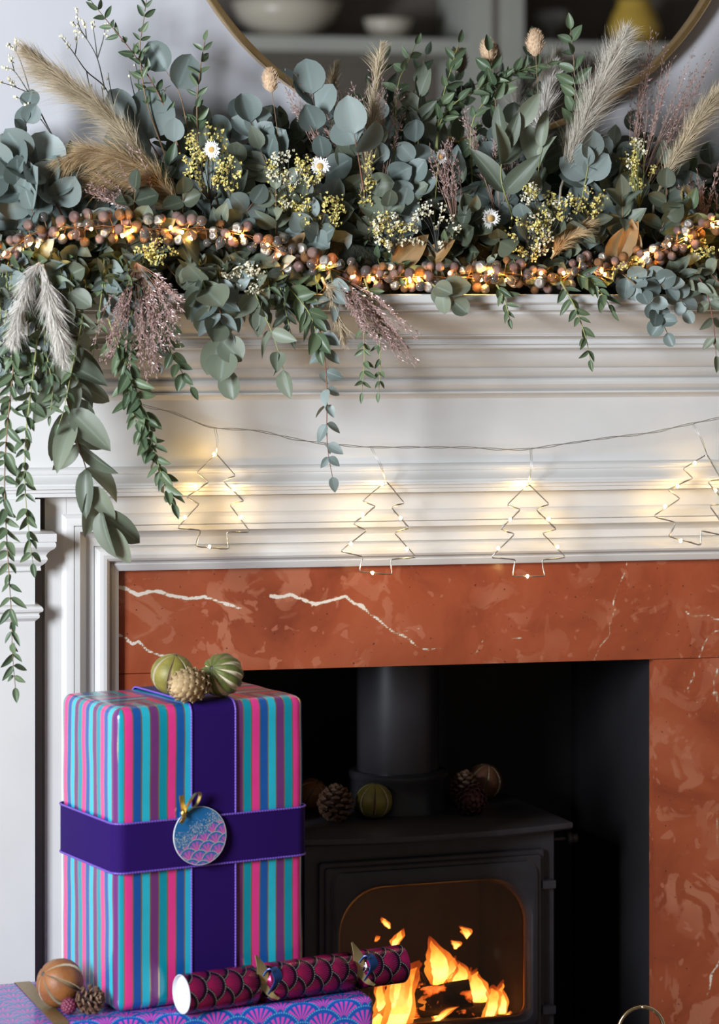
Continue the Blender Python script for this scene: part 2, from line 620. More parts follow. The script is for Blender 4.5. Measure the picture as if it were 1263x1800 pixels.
# bolection frame swept round three sides: (offset outwards, Y)
bp = [(-.004, -.002), (-.004, -.014), (0, -.017), (.007, -.021), (.0095, -.021), (.0105, -.019), (.0125, -.019), (.0130, -.028), (.015, -.033), (.019, -.0365), (.025, -.0375),
      (.031, -.036), (.036, -.0315), (.0385, -.026), (.0395, -.0225), (.0405, -.026), (.048, -.0265), (.054, -.028), (.058, -.031), (.062, -.036), (.065, -.042),
      (.0665, -.047), (.067, -.050), (.076, -.051), (.0768, -.047), (.0776, -.051), (.084, -.0515), (.090, -.050), (.095, -.046), (.0985, -.040), (.099, -.035)]
ls = []
for o, Y in bp:
    ls.append([(XL - o, Y, 0.0), (XL - o, Y, ZL1 + o), (XR + o, Y, ZL1 + o), (XR + o, Y, 0.0)])
MB().loops(ls, closed=False).build('frame_moulding', M['paint'], sur, smooth=True, angle=20, fix=True)


def pilaster(x0, x1):
    root = sur
    zt = P(40, 879, -.07).z
    m = MB().box((x0, -.072, 0.0), (x1, WY + .001, zt + 0.004))
    pl = m.build('pilaster', M['paint'], root)
    # frieze block above the capital
    xm = 0.006

    def ring(pts, name):
        l = []
        for o, y in pts:
            z = P(60, y, -.08).z
            l.append([(x0 - o, -.021, z), (x0 - o, -.072 - o, z), (x1 + o, -.072 - o, z), (x1 + o, -.021, z)])
        MB().loops(l, closed=True, cap0=True, cap1=True).build(name, M['paint'], pl, smooth=True, angle=28, fix=True)
    ring([(.008, 878), (.008, 937)], 'block')
    ring([(.004, 933), (.030, 936), (.033, 937), (.033, 951), (.030, 951.5), (.0315, 953), (.0325, 956), (.032, 960), (.029, 964), (.024, 967), (.020, 971), (.0175, 975),
          (.017, 978), (.0185, 979), (.0195, 983), (.017, 988), (.013, 992), (.009, 995), (.008, 998), (.009, 999), (.009, 1003), (0, 1004)], 'capital')
    ring([(0, 1063), (.006, 1064), (.011, 1067), (.013, 1071), (.012, 1075), (.007, 1078), (.006, 1080), (.0075, 1083), (.0065, 1087), (.003, 1090), (0, 1093)], 'necking')


PX1 = P(61.5, 1200, -.072).x
pilaster(PX1 - 0.15, PX1)
PXM = 2 * CX - PX1
pilaster(PXM, PXM + 0.15)

# ------------------------------------------------------------------ marble slips
VEINS = [
    ([(196, 1028), (222, 1035), (243, 1046), (262, 1040), (277, 1039), (300, 1047), (330, 1052), (360, 1049), (385, 1058), (410, 1066), (424, 1070)], 3.6, 2.6),
    ([(238, 1020), (258, 1018), (270, 1016), (297, 1014)], 0.4, 0.2),
    ([(475, 1047), (490, 1050), (510, 1045), (535, 1055), (555, 1062), (580, 1056), (607, 1048), (622, 1061), (635, 1063), (650, 1080), (668, 1092), (690, 1110), (715, 1121), (735, 1138), (755, 1143)], 3.4, 1.6),
    ([(755, 1143), (770, 1138), (783, 1146)], 1.0, 0.2), ([(543, 1060), (550, 1069)], 1.0, 0.1), ([(607, 1050), (628, 1064), (640, 1072)], 1.5, 1.0),
    ([(700, 1112), (720, 1108), (736, 1105)], 1.0, 0.3),
    ([(196, 1113), (222, 1121), (232, 1133), (243, 1127), (260, 1144), (285, 1153), (330, 1173), (352, 1180)], 2.6, 2.0),
    ([(232, 1133), (228, 1127), (222, 1128)], 1.2, 0.4),
    ([(1104, 978), (1098, 1005), (1085, 1035), (1077, 1060), (1080, 1072), (1070, 1100), (1072, 1115), (1055, 1135), (1042, 1162)], 0.5, 0.9),
    ([(1204, 1075), (1215, 1084), (1245, 1082), (1256, 1089), (1275, 1090)], 1.4, 1.6), ([(1275, 1104), (1258, 1109), (1245, 1117), (1235, 1137), (1226, 1162)], 0.9, 1.0),
    ([(1226, 1162), (1216, 1194), (1208, 1210)], 0.7, 1.6), ([(1235, 1160), (1250, 1172), (1262, 1172), (1255, 1195), (1257, 1225), (1270, 1250)], 0.8, 3.0),
    ([(1215, 1240), (1235, 1228), (1255, 1220)], 0.5, 0.8), ([(1255, 1250), (1258, 1400), (1263, 1560)], 0.5, 0.3), ([(1268, 1685), (1250, 1712), (1246, 1740), (1236, 1765), (1230, 1810)], 2.6, 0.6),
    ([(856, 1108), (847, 1128), (833, 1152)], 0.2, 0.6), ([(1010, 1049), (1035, 1049), (1052, 1056)], 0.1, 0.4), ([(895, 1123), (918, 1121)], 0.4, 0.4), ([(960, 1140), (980, 1140)], 0.4, 0.3),
]
CRACKS = [([(862, 1107), (884, 1124), (905, 1121)], 0.3, 0.3), ([(885, 990), (876, 1030), (862, 1075), (856, 1105)], 0.1, 0.2), ([(940, 1126), (958, 1134), (965, 1141)], 0.3, 0.3),
          ([(1122, 1022), (1140, 1030), (1162, 1040), (1175, 1056), (1200, 1070)], 0.3, 0.3), ([(1096, 1058), (1120, 1060), (1140, 1070), (1165, 1080), (1190, 1084)], 0.2, 0.4),
          ([(895, 1112), (905, 1075), (925, 1050)], 0.0, 0.1), ([(1135, 1120), (1150, 1108)], 0.2, 0.2)]


def dist_field(pts, lines):
    best = np.full(len(pts), 1.0)
    for pl, w0, w1 in lines:
        q = [P(x, y, 0) for x, y in pl]
        q = np.array([(p.x, p.z) for p in q])
        n = len(q) - 1
        for i in range(n):
            a, b = q[i], q[i + 1]
            ab = b - a
            t = np.clip(((pts - a) @ ab) / max(1e-12, ab @ ab), 0, 1)
            d = np.linalg.norm(pts - (a + t[:, None] * ab), axis=1)
            w = (w0 + (w1 - w0) * (i + t) / n) * 0.001
            best = np.minimum(best, d - w)
    return best


def slab(name, x0, x1, z0, z1, parent, step=0.0035):
    nx, nzn = max(2, int((x1 - x0) / step)), max(2, int((z1 - z0) / step))
    xs, zs = np.linspace(x0, x1, nx), np.linspace(z0, z1, nzn)
    gx, gz = np.meshgrid(xs, zs)
    pts = np.stack([gx.ravel(), gz.ravel()], 1)
    v = [(x, 0.0, z) for x, z in pts]
    f = []
    for j in range(nzn - 1):
        for i in range(nx - 1):
            a = j * nx + i
            f.append((a, a + 1, a + nx + 1, a + nx))
    vein, crack = dist_field(pts, VEINS), dist_field(pts, CRACKS)
    b = len(v)
    v += [(x0, 0.03, z0), (x1, 0.03, z0), (x1, 0.03, z1), (x0, 0.03, z1)]
    c = (0, nx - 1, nx * nzn - 1, nx * (nzn - 1))
    f += [tuple(range(nx - 1, -1, -1)) + (b, b + 1), tuple(range(nx * (nzn - 1), nx * nzn)) + (b + 2, b + 3),
          tuple(range(0, nx * nzn, nx)) + (b + 3, b), tuple(range(nx * nzn - 1, 0, -nx)) + (b + 1, b + 2), (b, b + 3, b + 2, b + 1)]
    me = bpy.data.meshes.new(name)
    me.from_pydata(v, [], f)
    me.materials.append(M['marble'])
    for nm, arr in (('vein', vein), ('crack', crack)):
        at = me.attributes.new(nm, 'FLOAT', 'POINT')
        at.data.foreach_set('value', np.concatenate([arr, np.ones(4)]).astype(np.float32))
    return link(name, me, parent)


mar = thing('marble_fireplace_slip', 'polished rust red marble slips with white veins around the opening', 'marble surround')
slab('lintel_slab', XL - 0.002, XR + 0.002, ZL0, ZL1 + 0.002, mar)
slab('jamb_slab', XL - 0.002, ox0, 0.0, ZL0 - 0.0012, mar, 0.006)
slab('jamb_slab', ox1, XR + 0.002, 0.0, ZL0 - 0.0012, mar, 0.006)

# ------------------------------------------------------------------ round mirror on the wall
mc, mr = P(809, -284, 0.03), None
mr = (P(809, 247, 0.03) - mc).length
mir = thing('round_mirror', 'large round mirror with a thin gold rim behind the garland', 'mirror', (mc.x, 0.035, mc.z))
Mx = Matrix.Rotation(PI / 2, 4, 'X')
MB().lathe([(mr - .004, -.012), (mr - .004, -.004)], 128, Mx).build('glass', M['mirror'], mir)
MB().loops([[(math.cos(a) * r, y, math.sin(a) * r) for a in [2 * PI * k / 160 for k in range(160)]]
            for r, y in ((mr - .006, .010), (mr - .006, -.012), (mr - .004, -.014), (mr + .004, -.014), (mr + .006, -.012), (mr + .006, .010))]
           ).build('rim', M['gold'], mir, smooth=True, angle=40, fix=True)

# ------------------------------------------------------------------ dresser at the other end of the room (seen in the mirror)
YV = 7.06


def MR(x, y):
    p = P(x, y, YV)
    return p.x, p.z


M['dresser'] = noisy('grey_green_dresser', (0.40, 0.40, 0.36), (0.46, 0.46, 0.41), 4, 0.5)
M['dresser_in'] = noisy('dresser_inside', (0.115, 0.095, 0.08), (0.15, 0.125, 0.10), 4, 0.7)
M['china'] = newmat('pale_china', (0.60, 0.54, 0.44), 0.3)[0]
M['mustard'] = newmat('mustard_glaze', (0.62, 0.40, 0.07), 0.3)[0]
M['clear_glass'] = newmat('clear_glass', (0.9, 0.9, 0.88), 0.05, 0.0, Transmission_Weight=0.7)[0]
yf = 0.06 - YV
dx0, dx1 = MR(150, 0)[0], MR(1480, 0)[0]
zs0, zs1 = MR(700, 92)[1], MR(700, 66)[1]
sx0, sx1 = MR(826, 0)[0], MR(922, 0)[0]
ztop = 2.95
dr = thing('china_dresser', 'tall grey green dresser with open shelves of china, reflected in the mirror', 'dresser', (0, 0, 0))
db = MB().box((dx0, yf - 0.58, -0.03), (dx1, yf - 0.54, ztop))
db.build('back_panel', M['dresser_in'], dr)
for xa in (dx0 - .04, dx1):
    MB().box((xa, yf - .58, -.03), (xa + .04, yf, ztop)).build('side_panel', M['dresser'], dr)
MB().box((dx0, yf - .54, -.03), (dx1, yf, 0.95)).build('cupboard_base', M['dresser'], dr)
MB().box((dx0 - .05, yf - .58, ztop), (dx1 + .05, yf + .03, ztop + .1)).build('top_moulding', M['dresser'], dr)
for zz in (1.45, zs1):
    MB().box((dx0, yf - .545, zz - (zs1 - zs0)), (dx1, yf - .01, zz)).build('shelf', M['dresser'], dr)
MB().box((sx0, yf - .545, 0.95), (sx1, yf + .004, ztop)).build('upright', M['dresser'], dr)
MB().box((MR(866, 0)[0], yf + .003, 0.95), (MR(874, 0)[0], yf + .012, ztop)).build('upright_bead', M['dresser_in'], dr)


def bowl(px, w, h, mat, label, cat='bowl', pro=None):
    x, z = MR(px, 66)[0], zs1
    k = w / 410 / 2
    hh = h / 410
    pr = pro or [(.35, 0), (.38, .06), (.62, .25), (.85, .55), (1, 1), (.96, 1), (.80, .58), (.5, .2), (.05, .14)]
    o = MB().lathe([(r * k, q * hh) for r, q in pr], 40).build(cat.replace(' ', '_'), mat, None, smooth=True)
    o.location = (x, yf - .27, z - .0005)
    tag(o, label, cat)


bowl(525, 200, 70, M['china'], 'wide pale china bowl on the dresser shelf in the mirror')
bowl(708, 90, 44, M['china'], 'small pale china bowl on the dresser shelf in the mirror')
bowl(1150, 110, 90, M['mustard'], 'mustard yellow jug on the dresser shelf in the mirror', 'jug', [(.55, 0), (.75, .1), (.9, .4), (.7, .75), (.55, .9), (.6, 1), (.5, 1), (.45, .8), (.05, .7)])
bowl(1000, 70, 66, M['clear_glass'], 'clear stemmed glass bowl on the dresser shelf in the mirror', 'glass', [(.7, 0), (.7, .03), (.1, .08), (.1, .4), (.6, .55), (.95, .75), (1, 1), (.95, 1), (.85, .75), (.4, .58), (.02, .55)])

# ================================================================== wood burning stove
SA = math.radians(6.6)
S0 = PD(757, 1500, 5.05)
SM = Matrix.Translation((S0.x, S0.y, 0)) @ Matrix.Rotation(SA, 4, 'Z')
stove = thing('wood_stove', 'black cast iron wood burning stove with arched glass door', 'stove', M=SM)


def rrect(w, h0, h1, rb, rt, y, n=10):
    """rounded rectangle loop in x-z, half width w, from h0 to h1"""
    pts = []
    for cx, cz, r, a0 in ((w - rb, h0 + rb, rb, -90), (w - rt, h1 - rt, rt, 0), (-w + rt, h1 - rt, rt, 90), (-w + rb, h0 + rb, rb, 180)):
        for k in range(n + 1):
            a = math.radians(a0 + 90 * k / n)
            pts.append((cx + r * math.cos(a), y, cz + r * math.sin(a)))
    return pts


ZT = 0.478
BW = 0.236
# body: side, back, base and roof panels, front plate with opening
for sx in (-1, 1):
    MB().box((min(sx * BW, sx * (BW - .012)), 0.0, 0.07), (max(sx * BW, sx * (BW - .012)), 0.32, ZT - .014)).build('side_panel', M['iron'], stove)
MB().box((-BW, 0.31, 0.07), (BW, 0.322, ZT - .014)).build('back_panel', M['iron'], stove)
MB().box((-BW + .012, 0.01, 0.07), (BW - .012, 0.31, 0.085)).build('base_panel', M['iron'], stove)
MB().loops([rrect(BW, .07, ZT - .013, .004, .004, .012), rrect(BW, .07, ZT - .013, .004, .004, -.002), rrect(BW - .002, .072, ZT - .015, .004, .004, -.004),
            rrect(.185, .11, .41, .02, .03, -.004), rrect(.185, .11, .41, .02, .03, .012)]).build('front_plate', M['iron'], stove, smooth=True, angle=30, fix=True)
# bowed top plate
tp = []
fr = []
for k in range(25):
    x = -0.268 + 0.536 * k / 24
    fr.append((x, -0.012 - 0.038 * (1 - (x / .268) ** 2)))
outl = fr + [(0.268, 0.30), (0.262, 0.335), (-0.262, 0.335), (-0.268, 0.30)]
c = Vector((0, .15))
def ins(d): return [(x - math.copysign(min(d, abs(x)), x), y + (d if y < .1 else -d)) for x, y in outl]
MB().loops([[(x, y, z) for x, y in ins(d)] for d, z in ((.010, ZT - .014), (.002, ZT - .013), (0, ZT - .010), (0, ZT - .004), (.001, ZT - .001), (.004, ZT))], cap0=True, cap1=True
           ).build('top_plate', M['iron'], stove, smooth=True, angle=35, fix=True)
for sx in (-1, 1):
    for y in (.03, .28):
        MB().lathe([(.013, 0), (.018, .005), (.016, .05), (.022, .072)], 14, Matrix.Translation((sx * .19, y, 0))).build('leg', M['iron'], stove, smooth=True, angle=40)
# door
DZ0, DZ1 = 0.10, 0.433
door = MB().loops([rrect(.212, DZ0, DZ1, .006, .006, -.004), rrect(.212, DZ0, DZ1, .006, .006, -.013), rrect(.210, DZ0 + .002, DZ1 - .002, .006, .006, -.015),
                   rrect(.204, DZ0 + .008, DZ1 - .008, .006, .006, -.015), rrect(.2035, DZ0 + .009, DZ1 - .009, .006, .006, -.020), rrect(.201, DZ0 + .011, DZ1 - .011, .008, .008, -.022),
                   rrect(.196, DZ0 + .016, DZ1 - .016, .012, .022, -.022), rrect(.194, DZ0 + .018, DZ1 - .018, .014, .026, -.026), rrect(.191, DZ0 + .021, DZ1 - .021, .016, .030, -.028),
                   rrect(.184, DZ0 + .030, DZ1 - .040, .02, .075, -.029), rrect(.181, DZ0 + .033, DZ1 - .044, .02, .080, -.027), rrect(.1775, DZ0 + .036, DZ1 - .048, .02, .082, -.020),
                   rrect(.1765, DZ0 + .037, DZ1 - .049, .02, .082, -.006)]).build('door', M['iron'], stove, smooth=True, angle=28, fix=True)
M['copper_highlight'] = newmat('painted_copper_highlight', (0.30, 0.12, 0.07), 0.4, 0.8)[0]  # copper highlight along the door's inner lip, put in as colour
gz0, gz1 = DZ0 + .036, DZ1 - .048
MB().loops([rrect(.1772, gz0, gz1, .02, .082, -.014), rrect(.1735, gz0 + .003, gz1 - .003, .02, .080, -.013), rrect(.1735, gz0 + .003, gz1 - .003, .02, .080, -.008)]
           ).build('inner_lip', M['copper_highlight'], door, smooth=True, angle=40, fix=True)
gm = bpy.data.materials.new('stove_glass'); gm.use_nodes = True
nt = gm.node_tree
nt.nodes.remove(nt.nodes['Principled BSDF'])
tr = nt.nodes.new('ShaderNodeBsdfTransparent'); tr.inputs[0].default_value = (0.93, 0.88, 0.84, 1)
gl = nt.nodes.new('ShaderNodeBsdfGlossy'); gl.inputs[0].default_value = (0.9, 0.85, 0.8, 1); gl.inputs[1].default_value = 0.12
mx = nt.nodes.new('ShaderNodeMixShader'); mx.inputs[0].default_value = 0.045
nt.links.new(tr.outputs[0], mx.inputs[1]); nt.links.new(gl.outputs[0], mx.inputs[2]); nt.links.new(mx.outputs[0], nt.nodes['Material Output'].inputs[0])
MB().loops([rrect(.1745, gz0 + .002, gz1 - .002, .02, .080, -.006), rrect(.1745, gz0 + .002, gz1 - .002, .02, .080, -.010)], cap0=True, cap1=True).build('glass', gm, door, fix=True)
for z in (.375, .15):
    MB().box((.207, -.024, z - .012), (.230, -.003, z + .002)).build('hinge', M['iron'], stove)
# flue
flm = Matrix.Translation((.020, .228, 0))
MB().lathe([(.094, ZT - .004), (.094, ZT + .006), (.090, ZT + .012), (.089, ZT + .055), (.092, ZT + .060), (.092, ZT + .068), (.088, ZT + .072), (.078, ZT + .072)], 56, flm).build('flue_collar', M['iron2'], stove, smooth=True, angle=40)
MB().lathe([(.0765, ZT + .05), (.0765, 0.949)], 56, flm).build('flue_pipe', M['iron2'], stove, smooth=True, angle=40)
# air control rod
az = .432
rod = MB().tube([(BW - .005, .07, az), (BW + .060, .07, az)], .0032, 10).build('air_control_rod', M['iron'], stove, smooth=True, angle=40)
MB().lathe([(.004, 0), (.010, .002), (.012, .007), (.010, .012), (.007, .014), (.010, .018), (.009, .023), (.003, .025)], 16, Matrix.Translation((BW + .052, .07, az)) @ Matrix.Rotation(PI / 2, 4, 'Y')
           ).build('knob', M['iron2'], rod, smooth=True)
# firebox lining
fbm = MB()
fbm.box((-BW + .013, .285, .086), (BW - .013, .305, ZT - .016)).box((-BW + .013, .02, .086), (-BW + .030, .285, ZT - .016)).box((BW - .030, .02, .086), (BW - .013, .285, ZT - .016))
for a_, b_ in (((-BW + .032, .285, .086), (BW - .032, .305, ZT - .03)), ((-BW + .014, .02, .086), (-BW + .030, .30, ZT - .03)), ((BW - .030, .02, .086), (BW - .014, .30, ZT - .03))):
    MB().box(a_, b_).build('fire_brick', M['firebrick'], stove)
MB().box((-BW + .032, .02, ZT - .10), (BW - .032, .28, ZT - .09)).build('baffle_plate', M['firebrick'], stove)
M['ash'] = noisy('ash_embers', (0.05, 0.04, 0.035), (0.16, 0.14, 0.12), 60, 0.95, bumps=(80, 0.8, 0.01))
MB().box((-BW + .032, .02, .0855), (BW - .032, .284, .108)).build('ash_bed', M['ash'], stove)


def SL(x, y, d):
    """photo pixel -> stove-local point at local depth d behind the door"""
    inv = SM.inverted()
    o, r = inv @ CAM, inv.to_3x3() @ ray(x, y)
    return o + r * ((d - o.y) / r.y)


# logs
mlog, nt, b = newmat('burning_log', (0.05, 0.03, 0.02), 0.9)
nn = nz(nt, 28, 5, 0.65)
nt.links.new(ramp(nt, nn, [(0.35, (0.008, 0.005, 0.004)), (0.6, (0.06, 0.028, 0.014)), (0.75, (0.16, 0.07, 0.03))]), b.inputs['Base Color'])
nt.links.new(ramp(nt, nz(nt, 22, 4, 0.6), [(0.56, (0, 0, 0)), (0.63, (1.0, 0.16, 0.02)), (0.75, (1, 0.4, 0.08))]), b.inputs['Emission Color'])
b.inputs['Emission Strength'].default_value = 1.6
bump(nt, b, nn, 0.8, 0.008)


def log(a, bb, r, label, seed):
    random.seed(seed)
    a, bb = Vector(a), Vector(bb)
    ls = []
    d = (bb - a).normalized()
    u = d.orthogonal().normalized(); w = d.cross(u)
    for i in range(9):
        p = a.lerp(bb, i / 8)
        ls.append([p + (u * math.cos(2 * PI * k / 14) + w * math.sin(2 * PI * k / 14)) * r * (1 + .16 * noise.noise(Vector((k * .7, i * .6, seed)))) for k in range(14)])
    me = MB().loops(ls, cap0=True, cap1=True)
    o = me.build('log', mlog, None, smooth=True, angle=60)
    o.matrix_world = SM
    tag(o, label, 'log')


log((-.12, .13, .125), (.10, .06, .165), .026, 'charred log sloping across the front of the fire', 1)
log((-.05, .19, .135), (.16, .12, .128), .030, 'charred log lying behind in the stove fire', 2)
log((-.02, .15, .198), (.06, .24, .148), .021, 'thin charred log leaning at the top of the fire', 3)


# flames
def flame_mat(name, stops, s0, s1, alpha):
    m = bpy.data.materials.new(name)
    m.use_nodes = True
    nt = m.node_tree
    nt.nodes.remove(nt.nodes['Principled BSDF'])
    g = sep(nt, coords(nt, 'Generated'))
    h = g[2] + (nz(nt, 55, 3) - 0.5) * 0.45
    e = nt.nodes.new('ShaderNodeEmission')
    nt.links.new(ramp(nt, h, stops), e.inputs[0])
    nt.links.new(h.op('MULTIPLY_ADD', s1 - s0, s0).k, e.inputs[1])
    t = nt.nodes.new('ShaderNodeBsdfTransparent')
    mx = nt.nodes.new('ShaderNodeMixShader')
    nt.links.new(S(nt, ramp(nt, h, [(p, (a_,) * 3) for p, a_ in alpha])).k, mx.inputs[0])
    nt.links.new(t.outputs[0], mx.inputs[1]); nt.links.new(e.outputs[0], mx.inputs[2])
    nt.links.new(mx.outputs[0], nt.nodes['Material Output'].inputs[0])
    return m


M['flame'] = flame_mat('outer_flame', [(0.0, (1.0, 0.20, 0.02)), (0.35, (1.0, 0.33, 0.035)), (0.9, (0.9, 0.11, 0.012))], 2.4, 1.0, [(0.0, .30), (0.3, .62), (0.7, .6), (1.0, .12)])
M['flame_core'] = flame_mat('flame_core', [(0.0, (1.0, 0.42, 0.05)), (0.3, (1.0, 0.72, 0.22)), (0.7, (1.0, 0.50, 0.07)), (1.0, (1.0, 0.25, 0.02))], 8.5, 2.2, [(0.0, .55), (0.3, .95), (0.75, .9), (1.0, .35)])
fire = thing('stove_fire', 'bright orange and yellow flames burning behind the stove glass', 'fire', M=SM)


def flame_body(pts, rad, k_, seed, mat, name, parent):
    path = smooth_path(pts, 8)
    rs = smooth_path([Vector((r, 0, 0)) for r in rad], 8)
    n = len(path)
    ls = []
    for i, p in enumerate(path):
        t = i / (n - 1)
        r = max(.3, rs[min(len(rs) - 1, int(round(t * (len(rs) - 1))))].x) * .00102 * k_
        wob = Vector((noise.noise(Vector((t * 4, seed * 3.1, 0))), 0, 0)) * .006 * t
        l = []
        for q in range(14):
            w = 2 * PI * q / 14
            f = 1 + .38 * noise.noise(Vector((math.cos(w) * 1.3 + seed, t * 5, math.sin(w) * 1.3)))
            l.append(p + wob + Vector((math.cos(w) * r * f, math.sin(w) * r * .6 * f, 0)))
        ls.append(l)
    return MB().loops(ls, cap0=True, cap1=True).build(name, mat, parent, smooth=True)


def flame(px, rad, d, seed, name='flame'):
    """px: pixel centre line bottom to top; rad: half widths in pixels along it"""
    pts = [SL(x, y, d) for x, y in px]
    o = flame_body(pts, rad, 1.18, seed, M['flame'], name, fire)
    if max(rad) > 5:
        q = [pts[0].lerp(p, .90) for p in pts]
        flame_body(q, rad, .74, seed + 40, M['flame_core'], 'flame_core', o)


flame([(690, 1815), (705, 1770), (712, 1725), (722, 1700), (736, 1688)], [26, 22, 21, 15, 1], .055, 1)
flame([(700, 1780), (698, 1740), (702, 1712), (697, 1690)], [16, 18, 13, 1], .05, 2)
flame([(770, 1730), (775, 1700), (768, 1675), (757, 1645)], [12, 23, 16, 1], .10, 3)
flame([(785, 1720), (795, 1697), (798, 1680)], [10, 9, 1], .10, 4)
flame([(812, 1745), (806, 1722), (812, 1700), (806, 1688)], [14, 17, 9, 1], .09, 5)
flame([(845, 1760), (838, 1735), (832, 1715), (838, 1702)], [18, 20, 10, 1], .09, 6)
flame([(858, 1795), (866, 1765), (868, 1745), (866, 1731)], [10, 13, 12, 2], .06, 7)
flame([(745, 1775), (748, 1755), (760, 1742)], [8, 13, 2], .07, 8)
flame([(690, 1668), (698, 1650), (708, 1632)], [2, 9, 1], .10, 9)
flame([(684, 1632), (677, 1622), (670, 1612)], [2, 6, 1], .11, 10)
flame([(800, 1668), (802, 1658), (794, 1652)], [3, 8, 1], .11, 11)
flame([(820, 1650), (820, 1637), (810, 1628)], [1, 9, 3], .11, 12)
flame([(838, 1812), (850, 1798), (858, 1784)], [22, 14, 1], .045, 13)
flame([(760, 1800), (790, 1775), (810, 1765)], [6, 8, 1], .05, 14)
flame([(660, 1655), (664, 1648), (662, 1644)], [2, 4, 1], .10, 15)
flame([(884, 1796), (890, 1786), (898, 1776)], [4, 6, 1], .05, 16)
flame([(780, 1770), (800, 1745), (825, 1738)], [12, 16, 2], .16, 17)
flame([(660, 1800), (672, 1765), (668, 1735), (676, 1715)], [12, 12, 8, 1], .09, 18)
flame([(725, 1790), (735, 1765), (730, 1745), (738, 1728)], [9, 10, 6, 1], .10, 19)
flame([(880, 1790), (884, 1760), (878, 1740), (884, 1722)], [8, 9, 6, 1], .12, 20)
flame([(770, 1790), (764, 1768), (770, 1752)], [10, 9, 1], .12, 21)
flame([(815, 1770), (826, 1745), (820, 1720), (828, 1700)], [12, 14, 9, 1], .13, 22)

# ================================================================== presents
def uv_box(nt):
    x, y, z = sep(nt, coords(nt))
    return x, y + z


# ---- big striped present
GA = math.radians(-12.4 + 29.0)
G0 = PD(205, 1783, 4.40)                       # front left foot of the box
GZ0 = G0.z
gx = Vector((math.cos(GA), math.sin(GA), 0))
gy = Vector((-math.sin(GA), math.cos(GA), 0))
GWd, GD, GH = 0.330, 0.222, PD(208, 1247, 4.40).z - GZ0
hx, hy = GWd / 2, GD / 2
gc = G0 + gx * hx + gy * hy
GM = Matrix.Translation((gc.x, gc.y, GZ0)) @ Matrix.Rotation(GA, 4, 'Z')


def stripes():
    m, nt, b = newmat('striped_wrapping_paper', (0.1, 0.3, 0.6), 0.26)
    b.inputs['Coat Weight'].default_value = 0.35
    b.inputs['Coat Roughness'].default_value = 0.12
    x, y, z = sep(nt, coords(nt))
    dx = x.abs().op('MULTIPLY_ADD', -1.0, hx)
    dy = y.abs().op('MULTIPLY_ADD', -1.0, hy)
    side = dx.lt(dy)
    wob = (nz(nt, 9, 2, 0.4) - 0.5) * 0.010
    us = (y + hy) * -1.0 - hx + wob
    us2 = (y + hy) + hx + wob
    uside = x.lt(0.0).sel(us, us2)
    u = side.sel(uside, x + (nz(nt, 6, 2, 0.4) - 0.5) * 0.002)
    t = (u / 0.0735 + 10.0 + 0.47).fract()
    col = ramp(nt, t, [(0.0, (0.16, 0.035, 0.165)), (0.2, (0.0, 0.28, 0.36)), (0.4, (0.80, 0.045, 0.26)), (0.6, (0.008, 0.095, 0.36)), (0.8, (0.02, 0.47, 0.60))], 'CONSTANT')
    g = ((t * 5.0).fract() - 0.5).abs().gt(0.43)
    c = mix(nt, g, col, (0.62, 0.47, 0.24))
    nt.links.new(c, b.inputs['Base Color'])
    nt.links.new((g * 0.85).k, b.inputs['Metallic'])
    bump(nt, b, nz(nt, 26, 3, 0.5), 0.25, 0.004)
    return m


M['stripes'] = stripes()


def rounded_box(ax, ay, az, r, nx=26, ny=18, nzz=30, wob=0.0):
    """box from z=0 to az, half sizes ax, ay"""
    bm = bmesh.new()
    def lin(h, n):
        t = [-h, -h + r * .3, -h + r * .65, -h + r]
        t += [-h + r + (2 * h - 2 * r) * k / n for k in range(1, n)]
        return t + [h - r, h - r * .65, h - r * .3, h]
    X, Y, Z = lin(ax, nx), lin(ay, ny), lin(az / 2, nzz)
    def put(p):
        q = Vector((max(-ax + r, min(ax - r, p[0])), max(-ay + r, min(ay - r, p[1])), max(-az / 2 + r, min(az / 2 - r, p[2]))))
        d = Vector(p) - q
        v = q + d.normalized() * r if d.length > 0 else q
        if wob:
            v += d.normalized() * wob * noise.noise(v * 14)
        return bm.verts.new(v + Vector((0, 0, az / 2)))
    def grid(A, B, f):
        g = [[put(f(a, b)) for b in B] for a in A]
        for i in range(len(A) - 1):
            for j in range(len(B) - 1):
                bm.faces.new((g[i][j], g[i + 1][j], g[i + 1][j + 1], g[i][j + 1]))
    for s in (-1, 1):
        grid(X, Z, lambda a, b: (a, s * ay, b)); grid(Y, Z, lambda a, b: (s * ax, a, b)); grid(X, Y, lambda a, b: (a, b, s * az / 2))
    bmesh.ops.remove_doubles(bm, verts=bm.verts, dist=1e-5)
    bmesh.ops.recalc_face_normals(bm, faces=bm.faces)
    return bm


def bm_obj(name, bm, mat, parent=None):
    me = bpy.data.meshes.new(name)
    bm.to_mesh(me); bm.free()
    me.materials.append(mat)
    me.shade_smooth()
    return link(name, me, parent)


gift = thing('striped_gift', 'tall present in pink, blue and purple striped paper tied with purple ribbon', 'present', M=GM)
GR = 0.016
bm_obj('wrapped_box', rounded_box(hx, hy, GH, GR, wob=0.0016), M['stripes'], gift)
M['velvet'] = newmat('purple_velvet_ribbon', (0.020, 0.004, 0.098), 0.75, 0, Sheen_Weight=0.03, Sheen_Roughness=0.4, Specular_IOR_Level=0.12)[0]
M['cord'] = newmat('violet_ribbon_edge', (0.16, 0.08, 0.46), 0.35)[0]


